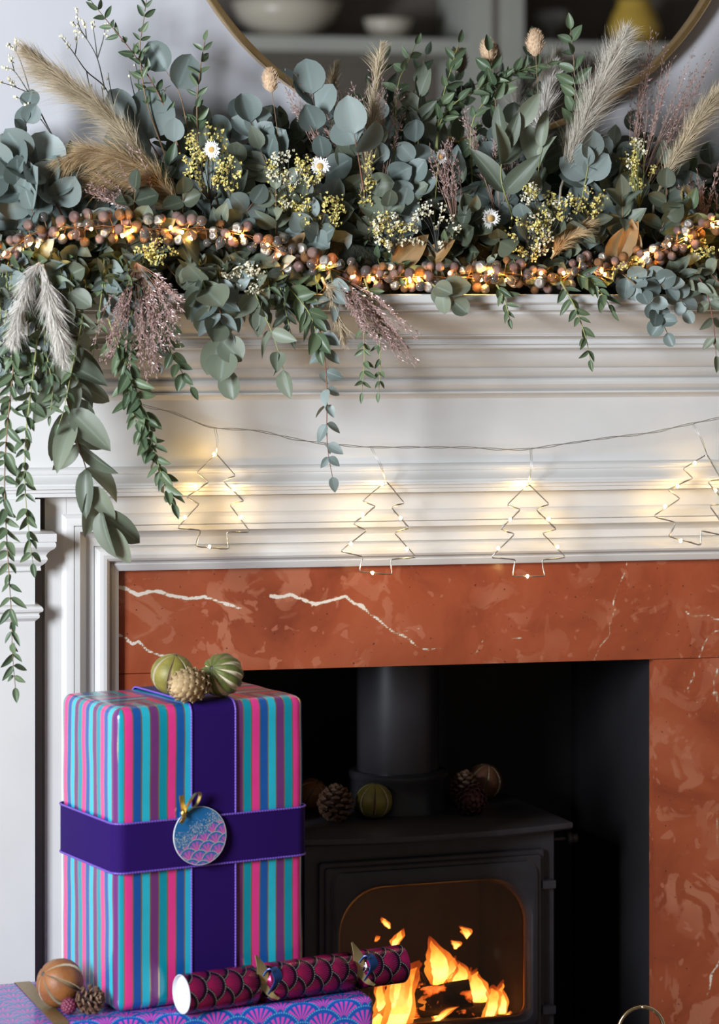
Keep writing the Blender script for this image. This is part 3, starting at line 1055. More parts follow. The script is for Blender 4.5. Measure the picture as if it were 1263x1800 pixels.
def band(path, nrm, side, half, thick, name, parent, mat):
    """a ribbon: strip of half width `half` along side, following path with outward normals"""
    ls = []
    for p, n in zip(path, nrm):
        p, n = Vector(p), Vector(n)
        ls.append([p - side * half, p + side * half, p + side * half + n * thick, p - side * half + n * thick])
    closed = (Vector(path[0]) - Vector(path[-1])).length < 1e-6
    return MB().loops(ls, cap0=not closed, cap1=not closed).build(name, mat, parent, smooth=True, angle=50, fix=True)


def rr_path(ax, ay, r, off, n=6, seg=8):
    pts, nr = [], []
    for cx, cy, a0 in ((ax - r, ay - r, 0), (-ax + r, ay - r, 90), (-ax + r, -ay + r, 180), (ax - r, -ay + r, 270)):
        for k in range(n + 1):
            a = math.radians(a0 + 90 * k / n)
            pts.append((cx + (r + off) * math.cos(a), cy + (r + off) * math.sin(a)))
            nr.append((math.cos(a), math.sin(a)))
    pts.append(pts[0]); nr.append(nr[0])
    return pts, nr


def rope(path, name, parent, r=.0017):
    """twisted edging cord"""
    pts, L = resample([Vector(p) for p in path], max(8, int(sum((Vector(path[i + 1]) - Vector(path[i])).length for i in range(len(path) - 1)) / .0016)))
    rad = [r * (1.0 + .28 * math.sin(i * 2.1)) for i in range(len(pts))]
    return MB().tube(pts, rad, 6).build(name, M['cord'], parent, smooth=True)


# horizontal ribbon
hz0 = PD(207, 1536, 4.40).z - GZ0
hz1 = PD(207, 1449, 4.40).z - GZ0
pp, nn_ = rr_path(hx, hy, GR, .0036)
path = [(x, y, (hz0 + hz1) / 2) for x, y in pp]
hb = band(path, [(a, b, 0) for a, b in nn_], Vector((0, 0, 1)), (hz1 - hz0) / 2, .0014, 'ribbon_band', gift, M['velvet'])
for zz in (hz0, hz1):
    rope([(x + n[0] * .0015, y + n[1] * .0015, zz) for (x, y), n in zip(pp, nn_)], 'edging_cord', hb)
# vertical ribbon
vx, vh = 0.0005, 0.0385
pp, nn_ = rr_path(hy, GH / 2, GR, .0012)
path = [(vx, x, z + GH / 2) for x, z in pp]
vb = band(path, [(0, a, b) for a, b in nn_], Vector((1, 0, 0)), vh, .0012, 'ribbon_band', gift, M['velvet'])
for s in (-1, 1):
    rope([(vx + s * vh, x + n[0] * .0014, z + GH / 2 + n[1] * .0014) for (x, z), n in zip(pp, nn_)], 'edging_cord', vb)

# ---- round gift tag
TC = PD(351, 1469, 4.40)
inv = GM.inverted()
o, r_ = inv @ CAM, inv.to_3x3() @ ray(351, 1469)
tl = o + r_ * ((-hy - .0108 - o.y) / r_.y)
TR = 0.0415 * 1.08
tm, nt, b, u_, v_ = fan_mat('gift_tag_print', (0.01, 0.13, 0.33), (0.85, 0.10, 0.34), (0.32, 0.10, 0.42), (0.01, 0.13, 0.33), lambda nt: (sep(nt, coords(nt))[0] + sep(nt, coords(nt))[2] * 0.28 + 0.012, sep(nt, coords(nt))[2] - sep(nt, coords(nt))[0] * 0.28 + 0.2), 0.4, rays=5.0, per=0.036)
x, y, z = sep(nt, coords(nt))
lim = z - x * 0.55 + (x * 190.0).op('SINE') * 0.004
fanside = lim.lt(0.002)
dots = vor(nt, 640).lt(0.33)
dens = ramp(nt, lim * 22.0, [(0.0, (1, 1, 1)), (0.75, (0.05, 0.05, 0.05))])
pick = S(nt, vor(nt, 640, out='Color').k).lt(S(nt, dens))
skyc = mix(nt, dots * pick, (0.012, 0.135, 0.34), (0.85, 0.72, 0.40))
old = b.inputs['Base Color'].links[0].from_socket
nt.links.new(mix(nt, fanside, skyc, old), b.inputs['Base Color'])
tagm = GM @ Matrix.Translation(tl) @ Matrix.Rotation(math.radians(-4), 4, 'X')
gt = thing('gift_tag', 'round blue and pink printed gift tag with gold ribbon on the striped present', 'gift tag', M=tagm)
MY = Matrix.Rotation(PI / 2, 4, 'X')
crd = MB().lathe([(TR - .0006, -.001), (TR, -.0006), (TR, .0006), (TR - .0006, .001)], 64, MY)
kx, kz = -.72 * TR, .80 * TR
crd.box((kx - .001, -.0009, kz - .012), (kx + .012, .0009, kz + .004))
crd.build('card', tm, gt, fix=True)
M['white_card'] = newmat('white_card_edge', (0.75, 0.78, 0.85), 0.5)[0]
MB().loops([[(math.cos(a) * r, y, math.sin(a) * r) for a in [2 * PI * k / 64 for k in range(64)]] for r, y in ((TR, -.0012), (TR + .0007, -.0012), (TR + .0007, .0012), (TR, .0012))]).build('card_edge', M['white_card'], gt, fix=True)
mg, nt, b = newmat('gold_glitter_ribbon', (0.75, 0.50, 0.12), 0.28, 1.0)
nt.links.new(ramp(nt, nz(nt, 900, 2), [(0.35, (0.35, 0.20, 0.03)), (0.6, (0.95, 0.72, 0.25))]), b.inputs['Base Color'])
bump(nt, b, nz(nt, 900, 2), 0.6, 0.001)
M['glitter_gold'] = mg


def ribbon_strip(pts, halfw, sidevec, name, mat, parent, n=8, th=.0005):
    path = smooth_path(pts, n)
    ls = []
    for i, p in enumerate(path):
        t = (path[min(i + 1, len(path) - 1)] - path[max(i - 1, 0)]).normalized()
        hw = halfw(i / (len(path) - 1)) if callable(halfw) else halfw
        sv = sidevec(i / (len(path) - 1)) if callable(sidevec) else Vector(sidevec)
        sv = (sv - t * sv.dot(t)).normalized()
        nv = t.cross(sv) * th
        ls.append([p - sv * hw - nv, p + sv * hw - nv, p + sv * hw + nv, p - sv * hw + nv])
    return MB().loops(ls, cap0=True, cap1=True).build(name, mat, parent, smooth=True, angle=50, fix=True)


k0 = Vector((kx + .004, -.004, kz + .002))
ribbon_strip([k0, k0 + Vector((.004, -.006, .012)), k0 + Vector((.018, -.008, .030)), k0 + Vector((.027, -.004, .026)), k0 + Vector((.022, -.001, .012)), k0 + Vector((.006, 0, .002))], .0035, lambda t: Vector((.3, -1, .2)), 'ribbon_loop', mg, gt)
ribbon_strip([k0, k0 + Vector((-.004, -.004, .014)), k0 + Vector((-.005, -.003, .028))], .004, (1, .2, 0), 'ribbon_tail', mg, gt)
ribbon_strip([k0, k0 + Vector((-.002, -.004, -.007)), k0 + Vector((-.007, -.003, -.015))], .004, (1, .3, 0), 'ribbon_tail', mg, gt)
MB().ball(k0, .0055, .004, .0065).build('knot', mg, gt, smooth=True)

# ---- flat present underneath with fan print
BA = math.radians(-12.4 + 19.0)
bx_ = Vector((math.cos(BA), math.sin(BA), 0))
by_ = Vector((-math.sin(BA), math.cos(BA), 0))
BR_ = PZ(655, 1752, GZ0)                       # front right top corner
BL, BD_ = 0.66, 0.285
bc = BR_ - bx_ * (BL / 2) + by_ * (BD_ / 2 - .004)
BMx = Matrix.Translation((bc.x, bc.y, 0)) @ Matrix.Rotation(BA, 4, 'Z')
M['fan_paper'], nt, b, u_, v_ = fan_mat('blue_fan_wrapping_paper', (0.008, 0.085, 0.40), (0.75, 0.05, 0.40), (0.60, 0.07, 0.46), (0.008, 0.085, 0.40), uv_box, 0.24, rays=9.0, dots=(0.10, 0.42, 0.62), per=0.070, fill=0.27, r0=0.06)
b.inputs['Coat Weight'].default_value = 0.3
flat = thing('fan_print_gift', 'flat present in blue paper with pink fans under the striped present', 'present', M=BMx)
bm_obj('wrapped_box', rounded_box(BL / 2, BD_ / 2, GZ0, .008, 40, 20, 16), M['fan_paper'], flat)
M['gold_rib'] = noisy('dull_gold_ribbon', (0.30, 0.21, 0.09), (0.42, 0.31, 0.15), 300, 0.4, 0.8)
pp, nn_ = rr_path(BD_ / 2, GZ0 / 2, .008, .0006)
rbx = (BMx.inverted() @ PZ(78, 1768, GZ0)).x
band([(rbx, x, z + GZ0 / 2) for x, z in pp], [(0, a, b) for a, b in nn_], Vector((1, 0, 0)), .0125, .0008, 'ribbon_band', flat, M['gold_rib'])

# ---- christmas cracker
CR = 0.0305
ca = PD(313, 1752, 4.415)
ca.z = GZ0 + CR - .0004
cbp = PD(697, 1692, 4.62)
cdir = Vector((cbp.x - ca.x, cbp.y - ca.y, 0))
CL = cdir.length
cdir.normalize()
gi = GM.inverted()
clear = min(-hy - .006 - CR - (gi @ p_).y for p_ in (ca, ca + cdir * .24))
if clear < 0:
    ca = ca + gy * clear                            # keep it just in front of the striped present
CMx = Matrix.Translation(ca) @ frame(Vector((0, 0, 1)).cross(cdir), cdir)
mcr, nt, b, u_, v_ = fan_mat('cracker_foil', (0.018, 0.004, 0.018), (0.95, 0.03, 0.20), (0.30, 0.012, 0.11), (0.02, 0.004, 0.02),
                             lambda nt: ((lambda q: (q[1].op('ARCTAN2', q[0]) * CR, q[2]))(sep(nt, coords(nt)))), 0.22, 0.5, rays=23.0, dots=(0.75, 0.72, 0.62), per=2 * PI * CR / 3.0, dw=0.0055, fill=0.26)
cr = thing('christmas_cracker', 'dark red foil christmas cracker with blue and gold ribbons before the presents', 'cracker', M=CMx)
t1, t2 = CL * .335, CL * .775
def seg(z0, z1, c0, c1, name):
    w = .010
    pr = []
    if c0: pr += [(CR * .48, z0 + .001), (CR * .75, z0 + w * .5)]
    pr += [(CR, z0 + (w if c0 else 0)), (CR, z1 - (w if c1 else 0))]
    if c1: pr += [(CR * .75, z1 - w * .5), (CR * .48, z1 - .001)]
    pr2 = []
    for i in range(len(pr) - 1):
        for k in range(4):
            pr2.append((pr[i][0] + (pr[i + 1][0] - pr[i][0]) * k / 4, pr[i][1] + (pr[i + 1][1] - pr[i][1]) * k / 4))
    pr2.append(pr[-1])
    ls = []
    for r, z in pr2:
        q = max(0, (CR - r) / CR)
        ls.append([(r * (1 + .35 * q * math.sin(k * PI / 4 + 1)) * math.cos(2 * PI * k / 48), r * (1 + .35 * q * math.sin(k * PI / 4 + 1)) * math.sin(2 * PI * k / 48), z) for k in range(48)])
    return MB().loops(ls).build(name, mcr, cr, smooth=True, angle=60, fix=True)
s1 = seg(0, t1, False, True, 'end_tube'); seg(t1, t2, True, True, 'middle_tube'); s3 = seg(t2, CL, True, False, 'end_tube')
M['white_tube'] = newmat('white_card_tube', (0.72, 0.73, 0.76), 0.7)[0]
MB().lathe([(CR * .985, -.0005), (CR * .95, -.0005), (CR * .93, .006), (.001, .008)], 48, cap=False).build('tube_lining', M['white_tube'], s1, smooth=True, angle=40)
MB().lathe([(CR * .985, CL + .0005), (CR * .95, CL + .0005), (CR * .93, CL - .006), (.001, CL - .008)], 48, cap=False).build('tube_lining', M['white_tube'], s3, smooth=True, angle=40)
M['blue_satin'] = newmat('blue_satin_ribbon', (0.02, 0.09, 0.32), 0.25, 0.3)[0]
M['gold_satin'] = newmat('olive_gold_ribbon', (0.42, 0.32, 0.15), 0.3, 0.5)[0]
# local +X of the cracker points up, +Y sideways
upv = CMx.inverted().to_3x3() @ Vector((0, 0, 1))
frv = CMx.inverted().to_3x3() @ (CAM - ca).normalized()
frv = Vector((frv.x, frv.y, 0)).normalized()
frv = (frv - upv * frv.dot(upv)).normalized()
for zt in (t1, t2):
    MB().lathe([(CR * .54, zt - .006), (CR * .58, zt - .004), (CR * .58, zt + .006), (CR * .52, zt + .008)], 24, cap=False).build('ribbon_tie', M['gold_satin'], cr, smooth=True)
    zv = Vector((0, 0, 1))
    kq = Vector((0, 0, zt)) + frv * CR * .62 + upv * .004
    ribbon_strip([kq - zv * .001, kq + upv * .022 - zv * .004 + frv * .004, kq + upv * .046 - zv * .013], lambda t: .0065 * (1 - t * .95) + .0016 + .004 * math.sin(t * PI), lambda t: zv + frv * (.5 - t), 'ribbon_tail', M['gold_satin'], cr)
    ribbon_strip([kq - zv * .001, kq - upv * .016 + zv * .009 + frv * .010, kq - upv * .024 + zv * .022 + frv * .012], lambda t: .006 * (1 - t * .8) + .001, lambda t: zv + frv * .4, 'ribbon_tail', M['gold_satin'], cr)
    ribbon_strip([kq + zv * .004 + upv * .010, kq + upv * .022 + zv * .014 + frv * .006, kq + upv * .006 + zv * .021 + frv * .012, kq - upv * .018 + zv * .011 + frv * .006], .0095, lambda t: zv - frv * .3, 'ribbon_loop', M['blue_satin'], cr)

# ================================================================== dried oranges, cones
def orange(c, r, axis, label, peel, flesh, n=8, gap=.07, spin=0., bulge=.0, group=None, name='dried_orange', squash=.93):
    axis = Vector(axis).normalized()
    rot = Vector((0, 0, 1)).rotation_difference(axis).to_matrix().to_4x4() @ Matrix.Rotation(spin, 4, 'Z')
    t = thing(name, label, 'dried fruit', M=Matrix.Translation(c) @ rot, group=group)
    MB().ball((0, 0, 0), r * .90, r * .90, r * .90 * squash, 20, 12).build('flesh', flesh, t, smooth=True)
    me = MB()
    nu, nv = 8, 10
    ls = []
    for j in range(nv + 1):
        p = PI * (.03 + .94 * j / nv)
        g = gap * (math.sin(p) ** 1.2)
        row = []
        for i in range(nu + 1):
            q = (0, .03, .14, .3, .5, .7, .86, .97, 1)[i]
            a = (-PI / n + g) + q * (2 * PI / n - 2 * g)
            e = 1 - abs(2 * q - 1)
            rr = r * (.985 + .015 * min(1, e * 2.2) + bulge * e)
            if i in (0, nu): rr = r * .84
            row.append((rr * math.sin(p) * math.cos(a), rr * math.sin(p) * math.sin(a), rr * math.cos(p) * squash))
        ls.append(row)
    m = MB().loops(ls, closed=False).mesh('peel_segment', peel, True, 40)
    m.materials.append(M['flesh'])
    for fi, f_ in enumerate(m.polygons):
        if fi % nu in (0, nu - 1): f_.material_index = 1     # cut edges show the pale pith
    for k in range(n):
        o = link('peel_segment', m, t)
        o.rotation_euler = (0, 0, 2 * PI * k / n)
    MB().ball((0, 0, r * squash * .97), r * .09, r * .09, r * .04, 8, 6).build('stalk', M['twig'], t, smooth=True)
    return t


M['peel_green'] = noisy('dried_green_peel', (0.13, 0.13, 0.025), (0.34, 0.27, 0.05), 26, 0.5, bumps=(260, 0.35, 0.002))
M['peel_dgreen'] = noisy('dried_dark_green_peel', (0.06, 0.085, 0.018), (0.16, 0.17, 0.04), 26, 0.5, bumps=(260, 0.35, 0.002))
M['peel_orange'] = noisy('dried_orange_peel', (0.20, 0.068, 0.018), (0.36, 0.135, 0.035), 22, 0.5, bumps=(240, 0.35, 0.002))
M['peel_brown'] = noisy('dried_brown_peel', (0.13, 0.05, 0.025), (0.22, 0.09, 0.04), 22, 0.55, bumps=(240, 0.35, 0.002))
M['flesh'] = noisy('cream_pith', (0.62, 0.53, 0.34), (0.80, 0.73, 0.55), 60, 0.8)
M['flesh_d'] = noisy('dark_pith', (0.09, 0.05, 0.025), (0.24, 0.15, 0.07), 40, 0.8)


def cone_scale(L, w, th, tip):
    v = [(0, 0, 0), (-w * .5, L * .45, th * .2), (w * .5, L * .45, th * .2), (-w, L * .85, 0), (w, L * .85, 0), (0, L, tip),
         (0, 0, -th), (-w * .45, L * .45, -th), (w * .45, L * .45, -th), (-w * .9, L * .85, -th), (w * .9, L * .85, -th), (0, L * .97, -th * .6 + tip), (0, L * .62, th * 1.1)]
    f = [(0, 2, 12), (0, 12, 1), (1, 12, 3), (2, 4, 12), (3, 12, 5), (4, 5, 12), (6, 7, 8), (7, 9, 10, 8), (9, 11, 10), (3, 5, 11, 9), (5, 4, 10, 11), (1, 3, 9, 7), (4, 2, 8, 10)]
    return MB().add(v, f)


def shield(L, w):
    vs, fs = [], []
    for i in range(5):
        t = i / 4
        ww = w * (.55 + .45 * min(1, t * 2.2)) * (1 if t < .7 else math.sqrt(max(.02, 1 - ((t - .7) / .31) ** 2)))
        for j in range(5):
            q = j / 2 - 1
            vs.append((q * ww, t * L, -.42 * w * q * q + .06 * L * t * t))
    for i in range(4):
        for j in range(4):
            a = i * 5 + j
            fs.append((a, a + 1, a + 6, a + 5))
    n = len(vs)
    vs += [(x * .97, y, z - .07 * L) for x, y, z in vs]
    rim = [i for i in range(20, 25)]
    fs += [(n + f[0], n + f[3], n + f[2], n + f[1]) for f in fs[:16]] + [(20 + j, 21 + j, n + 21 + j, n + 20 + j) for j in range(4)]
    return MB().add(vs, fs)


def pinecone(c, axis, L, R, label, mat, coremat, n=64, open_=.9, closed=False, group=None, name='pine_cone'):
    axis = Vector(axis).normalized()
    rot = Vector((0, 0, 1)).rotation_difference(axis).to_matrix().to_4x4()
    t = thing(name, label, 'pine cone', M=Matrix.Translation(c) @ rot, group=group)
    k_ = .55 if not closed else .80
    MB().ball((0, 0, 0), R * k_, R * k_, L * .44, 12, 10).build('core', coremat, t, smooth=True)
    if closed:
        sl = R * .62
        me = shield(sl, sl * .50).mesh('scale', mat, True, 50)
        for i in range(n):
            q = (i + .5) / n
            ph = math.asin(max(-.97, min(.97, 2 * q - 1)))
            a = i * 2.39996
            out = Vector((math.cos(a), math.sin(a), 0))
            sf = out * R * .84 * math.cos(ph) + Vector((0, 0, L * .46 * math.sin(ph)))
            tg = (out * -R * math.sin(ph) + Vector((0, 0, L * .46 * math.cos(ph)))).normalized()
            nr = (out * L * .46 * math.cos(ph) + Vector((0, 0, R * math.sin(ph)))).normalized()
            d = (tg * math.cos(.42) + nr * math.sin(.42)).normalized()
            s = .62 + .42 * math.cos(ph)
            o = link('scale', me, t)
            o.matrix_local = Matrix.Translation(sf - tg * sl * .5 * s) @ frame(d, nr) @ Matrix.Diagonal((s, s, s, 1))
        return t
    sl = R * .62
    me = cone_scale(sl, sl * .36, sl * .13, sl * .10).mesh('scale', mat, False)
    for i in range(n):
        q = (i + .5) / n
        z = -L * .46 + L * .92 * q
        prof_ = math.sin(PI * min(.98, max(.06, (q * .86 + .10)))) ** .6
        a = i * 2.39996
        el = -.35 + 1.5 * q
        d = Vector((math.cos(a) * math.cos(el), math.sin(a) * math.cos(el), math.sin(el)))
        out = Vector((math.cos(a), math.sin(a), 0))
        base = out * R * (prof_ - .52) * (1 if prof_ > .5 else .6) + Vector((0, 0, z * .85))
        nrm = Vector((-math.cos(a) * math.sin(el), -math.sin(a) * math.sin(el), math.cos(el)))
        o = link('scale', me, t)
        s = .55 + .55 * prof_
        o.matrix_local = Matrix.Translation(base) @ frame(d, nrm) @ Matrix.Diagonal((s, s, s, 1))
    return t


M['cone_brown'] = noisy('brown_cone_scale', (0.10, 0.05, 0.03), (0.30, 0.17, 0.10), 120, 0.55)
M['cone_core'] = noisy('cone_core', (0.03, 0.015, 0.01), (0.05, 0.025, 0.015), 60, 0.9)
M['cone_pale'] = noisy('pale_cone_scale', (0.42, 0.27, 0.12), (0.66, 0.48, 0.26), 90, 0.6)
M['cone_palecore'] = noisy('pale_cone_core', (0.20, 0.11, 0.05), (0.28, 0.16, 0.07), 60, 0.9)
M['cone_red'] = noisy('plum_cone_scale', (0.09, 0.03, 0.03), (0.20, 0.09, 0.08), 120, 0.5)

GT = GZ0 + GH + .004                             # top of the striped present's ribbon
def rest(x, y_base, z, r):                       # centre of a ball of radius r standing on height z
    p = PZ(x, y_base, z); return Vector((p.x, p.y, z + r))

tocam = (CAM - Vector((0, 0, .5))).normalized()
orange(rest(303, 1222, GT, .0335), .0350, (.12, -.25, 1), 'green slit dried orange on the striped present beside the pale cone', M['peel_green'], M['flesh_d'], 7, 0.066, .35)
orange(rest(390, 1224, GT, .0300) + Vector((0, 0, .004)), .0345, (-.62, -.62, .42), 'dark green dried orange splayed open like a flower on the striped present', M['peel_dgreen'], M['flesh'], 11, .11, .1, .03)
pinecone(rest(333, 1232, GT, .0250), (-.93, -.34, -.10), .068, .0255, 'pale tan closed cone lying on the purple ribbon', M['cone_pale'], M['cone_palecore'], 76, closed=True)
ST = ZT
orange(rest(547, 1424, ST, .029), .0315, (.3, -.5, .8), 'orange dried orange half hidden behind the striped present', M['peel_orange'], M['flesh_d'], 6, 0.055, .6)
pinecone(rest(590, 1443, ST, .031), (-.05, -.15, 1), .066, .0315, 'open brown pine cone standing on the stove between two oranges', M['cone_brown'], M['cone_core'], 72)
orange(rest(657, 1439, ST, .0325), .0340, (.06, -.12, 1), 'green and yellow slit dried orange standing on the stove top', M['peel_green'], M['flesh_d'], 8, 0.072, .2)
orange(rest(851, 1404, ST, .0330), .0350, (.2, -.2, 1), 'dark brown dried orange at the back of the stove top', M['peel_brown'], M['flesh_d'], 7, 0.061, .5)
pinecone(rest(816, 1416, ST, .030), (.08, -.1, 1), .068, .029, 'dark open pine cone leaning on the brown dried orange', M['cone_brown'], M['cone_core'], 72)
pinecone(rest(829, 1432, ST, .0262), (-.25, -.9, .05), .056, .0265, 'plum brown cone lying on its side on the stove', M['cone_red'], M['cone_core'], 60, closed=True)
orange(rest(105, 1770, GZ0, .0378), .0385, (-.75, -.35, .5), 'brown orange slit dried orange on the fan print present', M['peel_orange'], M['flesh_d'], 7, 0.085, .25)
pinecone(rest(158, 1781, GZ0, .0210), (.55, -.75, .3), .047, .0215, 'small brown pine cone beside the foot of the striped present', M['cone_brown'], M['cone_core'], 60)
# small dark red berry ball
M['burgundy'] = noisy('burgundy_berry', (0.10, 0.012, 0.03), (0.24, 0.04, 0.08), 90, 0.35)
bb_ = rest(121, 1783, GZ0, .0130)
bt = thing('burgundy_berry_cluster', 'small burgundy berry cluster in front of the slit orange', 'berries', bb_)
random.seed(5)
bmesh_ = MB().ball((0, 0, 0), .0035, nu=8, nv=6).mesh('berry', M['burgundy'], True)
for i in range(60):
    zf = 1 - 2 * (i + .5) / 60
    a = i * 2.39996
    q = math.sqrt(1 - zf * zf)
    link('berry', bmesh_, bt, Vector((q * math.cos(a), q * math.sin(a), zf)) * .0098)
MB().ball((0, 0, 0), .0092, nu=12, nv=8).build('core', M['burgundy'], bt, smooth=True)

# ---- brass loop handle of the fire irons, foot of the frame
fx = PD(1126, 1800, 4.86)
fi = thing('fire_iron_stand', 'brass loop handle of the fireside tool stand on the hearth', 'fire irons', (fx.x, fx.y, 0))
lz = PD(1126, 1767, 4.86).z
R_ = .0405
MB().tube([(R_ * math.sin(2 * PI * k / 40), 0, lz - R_ * 1.0 - .003 + R_ * 1.0 * math.cos(2 * PI * k / 40)) for k in range(41)], .0033, 10).build('loop_handle', M['brass'], fi, smooth=True)
MB().lathe([(.006, .02), (.006, lz - 2 * R_ - .004), (.004, lz - 2 * R_ + .002)], 14).build('pole', M['brass'], fi, smooth=True, angle=40)
MB().lathe([(.055, 0), (.058, .004), (.052, .012), (.018, .018), (.008, .028)], 32).build('base', M['brass'], fi, smooth=True, angle=40)

# ================================================================== the mantel garland
SH = P(860, 517, -.245).z                     # shelf top height
CAMV = (CAM - Vector((0, -.1, 1.4))).normalized()


def leaf_mesh(name, aspect, shape, cup, mat, nl=8, nw=4, curl=0.0, point=0.0):
    vs, rib, fs = [], [], []
    for i in range(nl + 1):
        t = i / nl
        if shape == 'round': w = math.sin(PI * min(1, max(0.0, t)) ** .92) ** .55
        elif shape == 'ovate': w = math.sin(PI * t ** .72) ** .80
        else: w = math.sin(PI * t ** .80) ** .66
        w = max(w, .04 if 0 < t < 1 else .015) * aspect * .5
        for j in range(nw + 1):
            s = j / nw * 2 - 1
            z = cup * (abs(s) ** 1.5) * w * 1.1 - cup * .15 * w * (1 - abs(s)) + curl * (t - .2) ** 2
            vs.append((s * w, t, z))
            rib.append(abs(s) if 0 < i < nl else 1.0)
    n = nw + 1
    for i in range(nl):
        for j in range(nw):
            fs.append((i * n + j, i * n + j + 1, (i + 1) * n + j + 1, (i + 1) * n + j))
    me = bpy.data.meshes.new(name)
    me.from_pydata(vs, [], fs)
    me.materials.append(mat)
    at = me.attributes.new('rib', 'FLOAT', 'POINT')
    at.data.foreach_set('value', np.array(rib, dtype=np.float32))
    me.shade_smooth()
    return me


def family(mat, aspects, shape, cups):
    return [leaf_mesh('leaf', a, shape, c, M[mat], curl=cu) for a in aspects for c, cu in cups]


LEAF = {
    'round_blue': family('euc_blue', (.86, .98), 'round', ((.25, -.1), (.45, .08), (.1, -.25))),
    'round_grey': family('euc_grey', (.80, .95), 'round', ((.25, -.1), (.45, .08), (.1, -.25))),
    'ovate_grey': family('euc_grey', (.52, .64), 'ovate', ((.3, -.15), (.5, .1), (.15, -.3))),
    'ovate_blue': family('euc_blue', (.50, .62), 'ovate', ((.3, -.15), (.5, .1), (.15, -.3))),
    'ovate_green': family('euc_green', (.48, .58), 'ovate', ((.3, -.12), (.5, .1))),
    'narrow': family('euc_green', (.34, .44), 'ovate', ((.35, -.15), (.6, .1))),
    'narrow_dark': family('euc_dark', (.36, .48), 'ovate', ((.35, -.2), (.6, .1))),
    'round_dark': family('euc_dark', (.7, .9), 'round', ((.25, -.1), (.45, .1))),
    'long': family('euc_grey', (.38, .46), 'lance', ((.3, -.2), (.45, -.35))),
}


from mathutils.bvhtree import BVHTree
_sv, _sf = [], []
for _o in COL.objects:                       # the shelf and its mouldings, which leaves must clear
    if _o.parent == sur and _o.name.split('.')[0] in ('mantel_shelf', 'cornice', 'frieze', 'architrave'):
        _b = len(_sv)
        _sv += [v.co.copy() for v in _o.data.vertices]
        _sf += [tuple(i + _b for i in p.vertices) for p in _o.data.polygons]
SHELF_TREE = BVHTree.FromPolygons(_sv, _sf)


def hits_shelf(me, mw):
    return bool(BVHTree.FromPolygons([mw @ v.co for v in me.vertices], [tuple(p.vertices) for p in me.polygons]).overlap(SHELF_TREE))


def rooted(base):
    """foot of a standing stem in the garland's mossy core"""
    return [Vector((base.x, -.115, SH + .07))] if base.z > SH + .115 else []


def clear_nosing(path, m=.0):
    for p in path:
        if p.z < SH + .012 and p.y > -.256 - m and p.z > SH - .075:
            p.y = -.256 - m
    return path


def sprig(name, label, group, pts, fam, n, size, stem, r0=.0016, opposite=True, ang=60, start=.12, jit=.45, face=.8, taper=.65, tipleaf=True, droop=0.0, seed=None, cat='foliage sprig', n_stem=14, sizevar=.22):
    """a stem along pts (3-D) with leaves as separate parts"""
    if seed is not None:
        random.seed(seed)
    path, L = resample(smooth_path(pts, 8), n_stem)
    hang = path[-1].z < SH
    if hang: clear_nosing(path)
    base = path[0].copy()
    t = thing(name, label, cat, base, group)
    rt_ = rooted(base)
    MB().tube([p - base for p in rt_ + path], [r0] * len(rt_) + [r0 * (1 - .65 * i / (n_stem - 1)) for i in range(n_stem)], 5).build('stem', M[stem], t, smooth=True)
    fam = LEAF[fam] if isinstance(fam, str) else fam
    az = random.random() * PI
    nodes = [(start + (1 - start) * (k + .5 * random.uniform(-.4, .4)) / max(1, n - (0 if tipleaf else 0))) for k in range(n)]
    for k, s in enumerate(nodes):
        s = min(.985, max(0.0, s))
        f = s * (n_stem - 1)
        i = min(int(f), n_stem - 2)
        p = path[i].lerp(path[i + 1], f - i)
        tg = (path[i + 1] - path[i]).normalized()
        u = tg.orthogonal().normalized()
        w = tg.cross(u)
        az += PI / 2 if opposite else 2.4
        sides = (0, PI) if opposite else (0,)
        for sd in sides:
            a = az + sd + random.uniform(-jit, jit)
            rad = u * math.cos(a) + w * math.sin(a)
            rad = (rad - CAMV * rad.dot(CAMV) * .45).normalized()          # spread the spray across its own plane a little
            an = math.radians(ang + random.uniform(-22, 22))
            d = tg * math.cos(an) + rad * math.sin(an) + Vector((0, 0, -droop))
            d.normalize()
            nr = CAMV * face + Vector((random.uniform(-1, 1), random.uniform(-1, 1), random.uniform(-.5, 1.1))) * .62
            sz = size * (1 - (1 - taper) * s) * random.uniform(1 - sizevar, 1 + sizevar)
            me_ = random.choice(fam)
            o = link('leaf', me_, t)
            ml = Matrix.Translation(p - base) @ frame(d, nr) @ Matrix.Diagonal((sz, sz, sz, 1))
            if p.z < SH + .09 and p.y < -.12:
                rs_ = random.getstate()
                for q_ in range(14):                       # a leaf that would cut into the shelf turns outwards
                    if not hits_shelf(me_, Matrix.Translation(base) @ ml): break
                    d = (d + Vector((random.uniform(-.3, .3), -.28, random.uniform(-.1, .25)))).normalized()
                    nr = nr + Vector((random.uniform(-.4, .4), 0, random.uniform(-.4, .4)))
                    ml = Matrix.Translation(p - base) @ frame(d, nr) @ Matrix.Diagonal((sz, sz, sz, 1))
                random.setstate(rs_)
            o.matrix_local = ml
    if tipleaf:
        tg = (path[-1] - path[-2]).normalized()
        o = link('leaf', random.choice(fam), t)
        sz = size * taper * .95
        o.matrix_local = Matrix.Translation(path[-1] - base) @ frame(tg, CAMV + Vector((random.uniform(-.6, .6), 0, random.uniform(-.6, .6)))) @ Matrix.Diagonal((sz, sz, sz, 1))
    return t


def px(lst, Y):
    """pixel path -> 3-D; Y may be a number or a (start, end) pair"""
    n = len(lst)
    return [P(x, y, Y if not isinstance(Y, tuple) else Y[0] + (Y[1] - Y[0]) * i / (n - 1)) for i, (x, y) in enumerate(lst)]


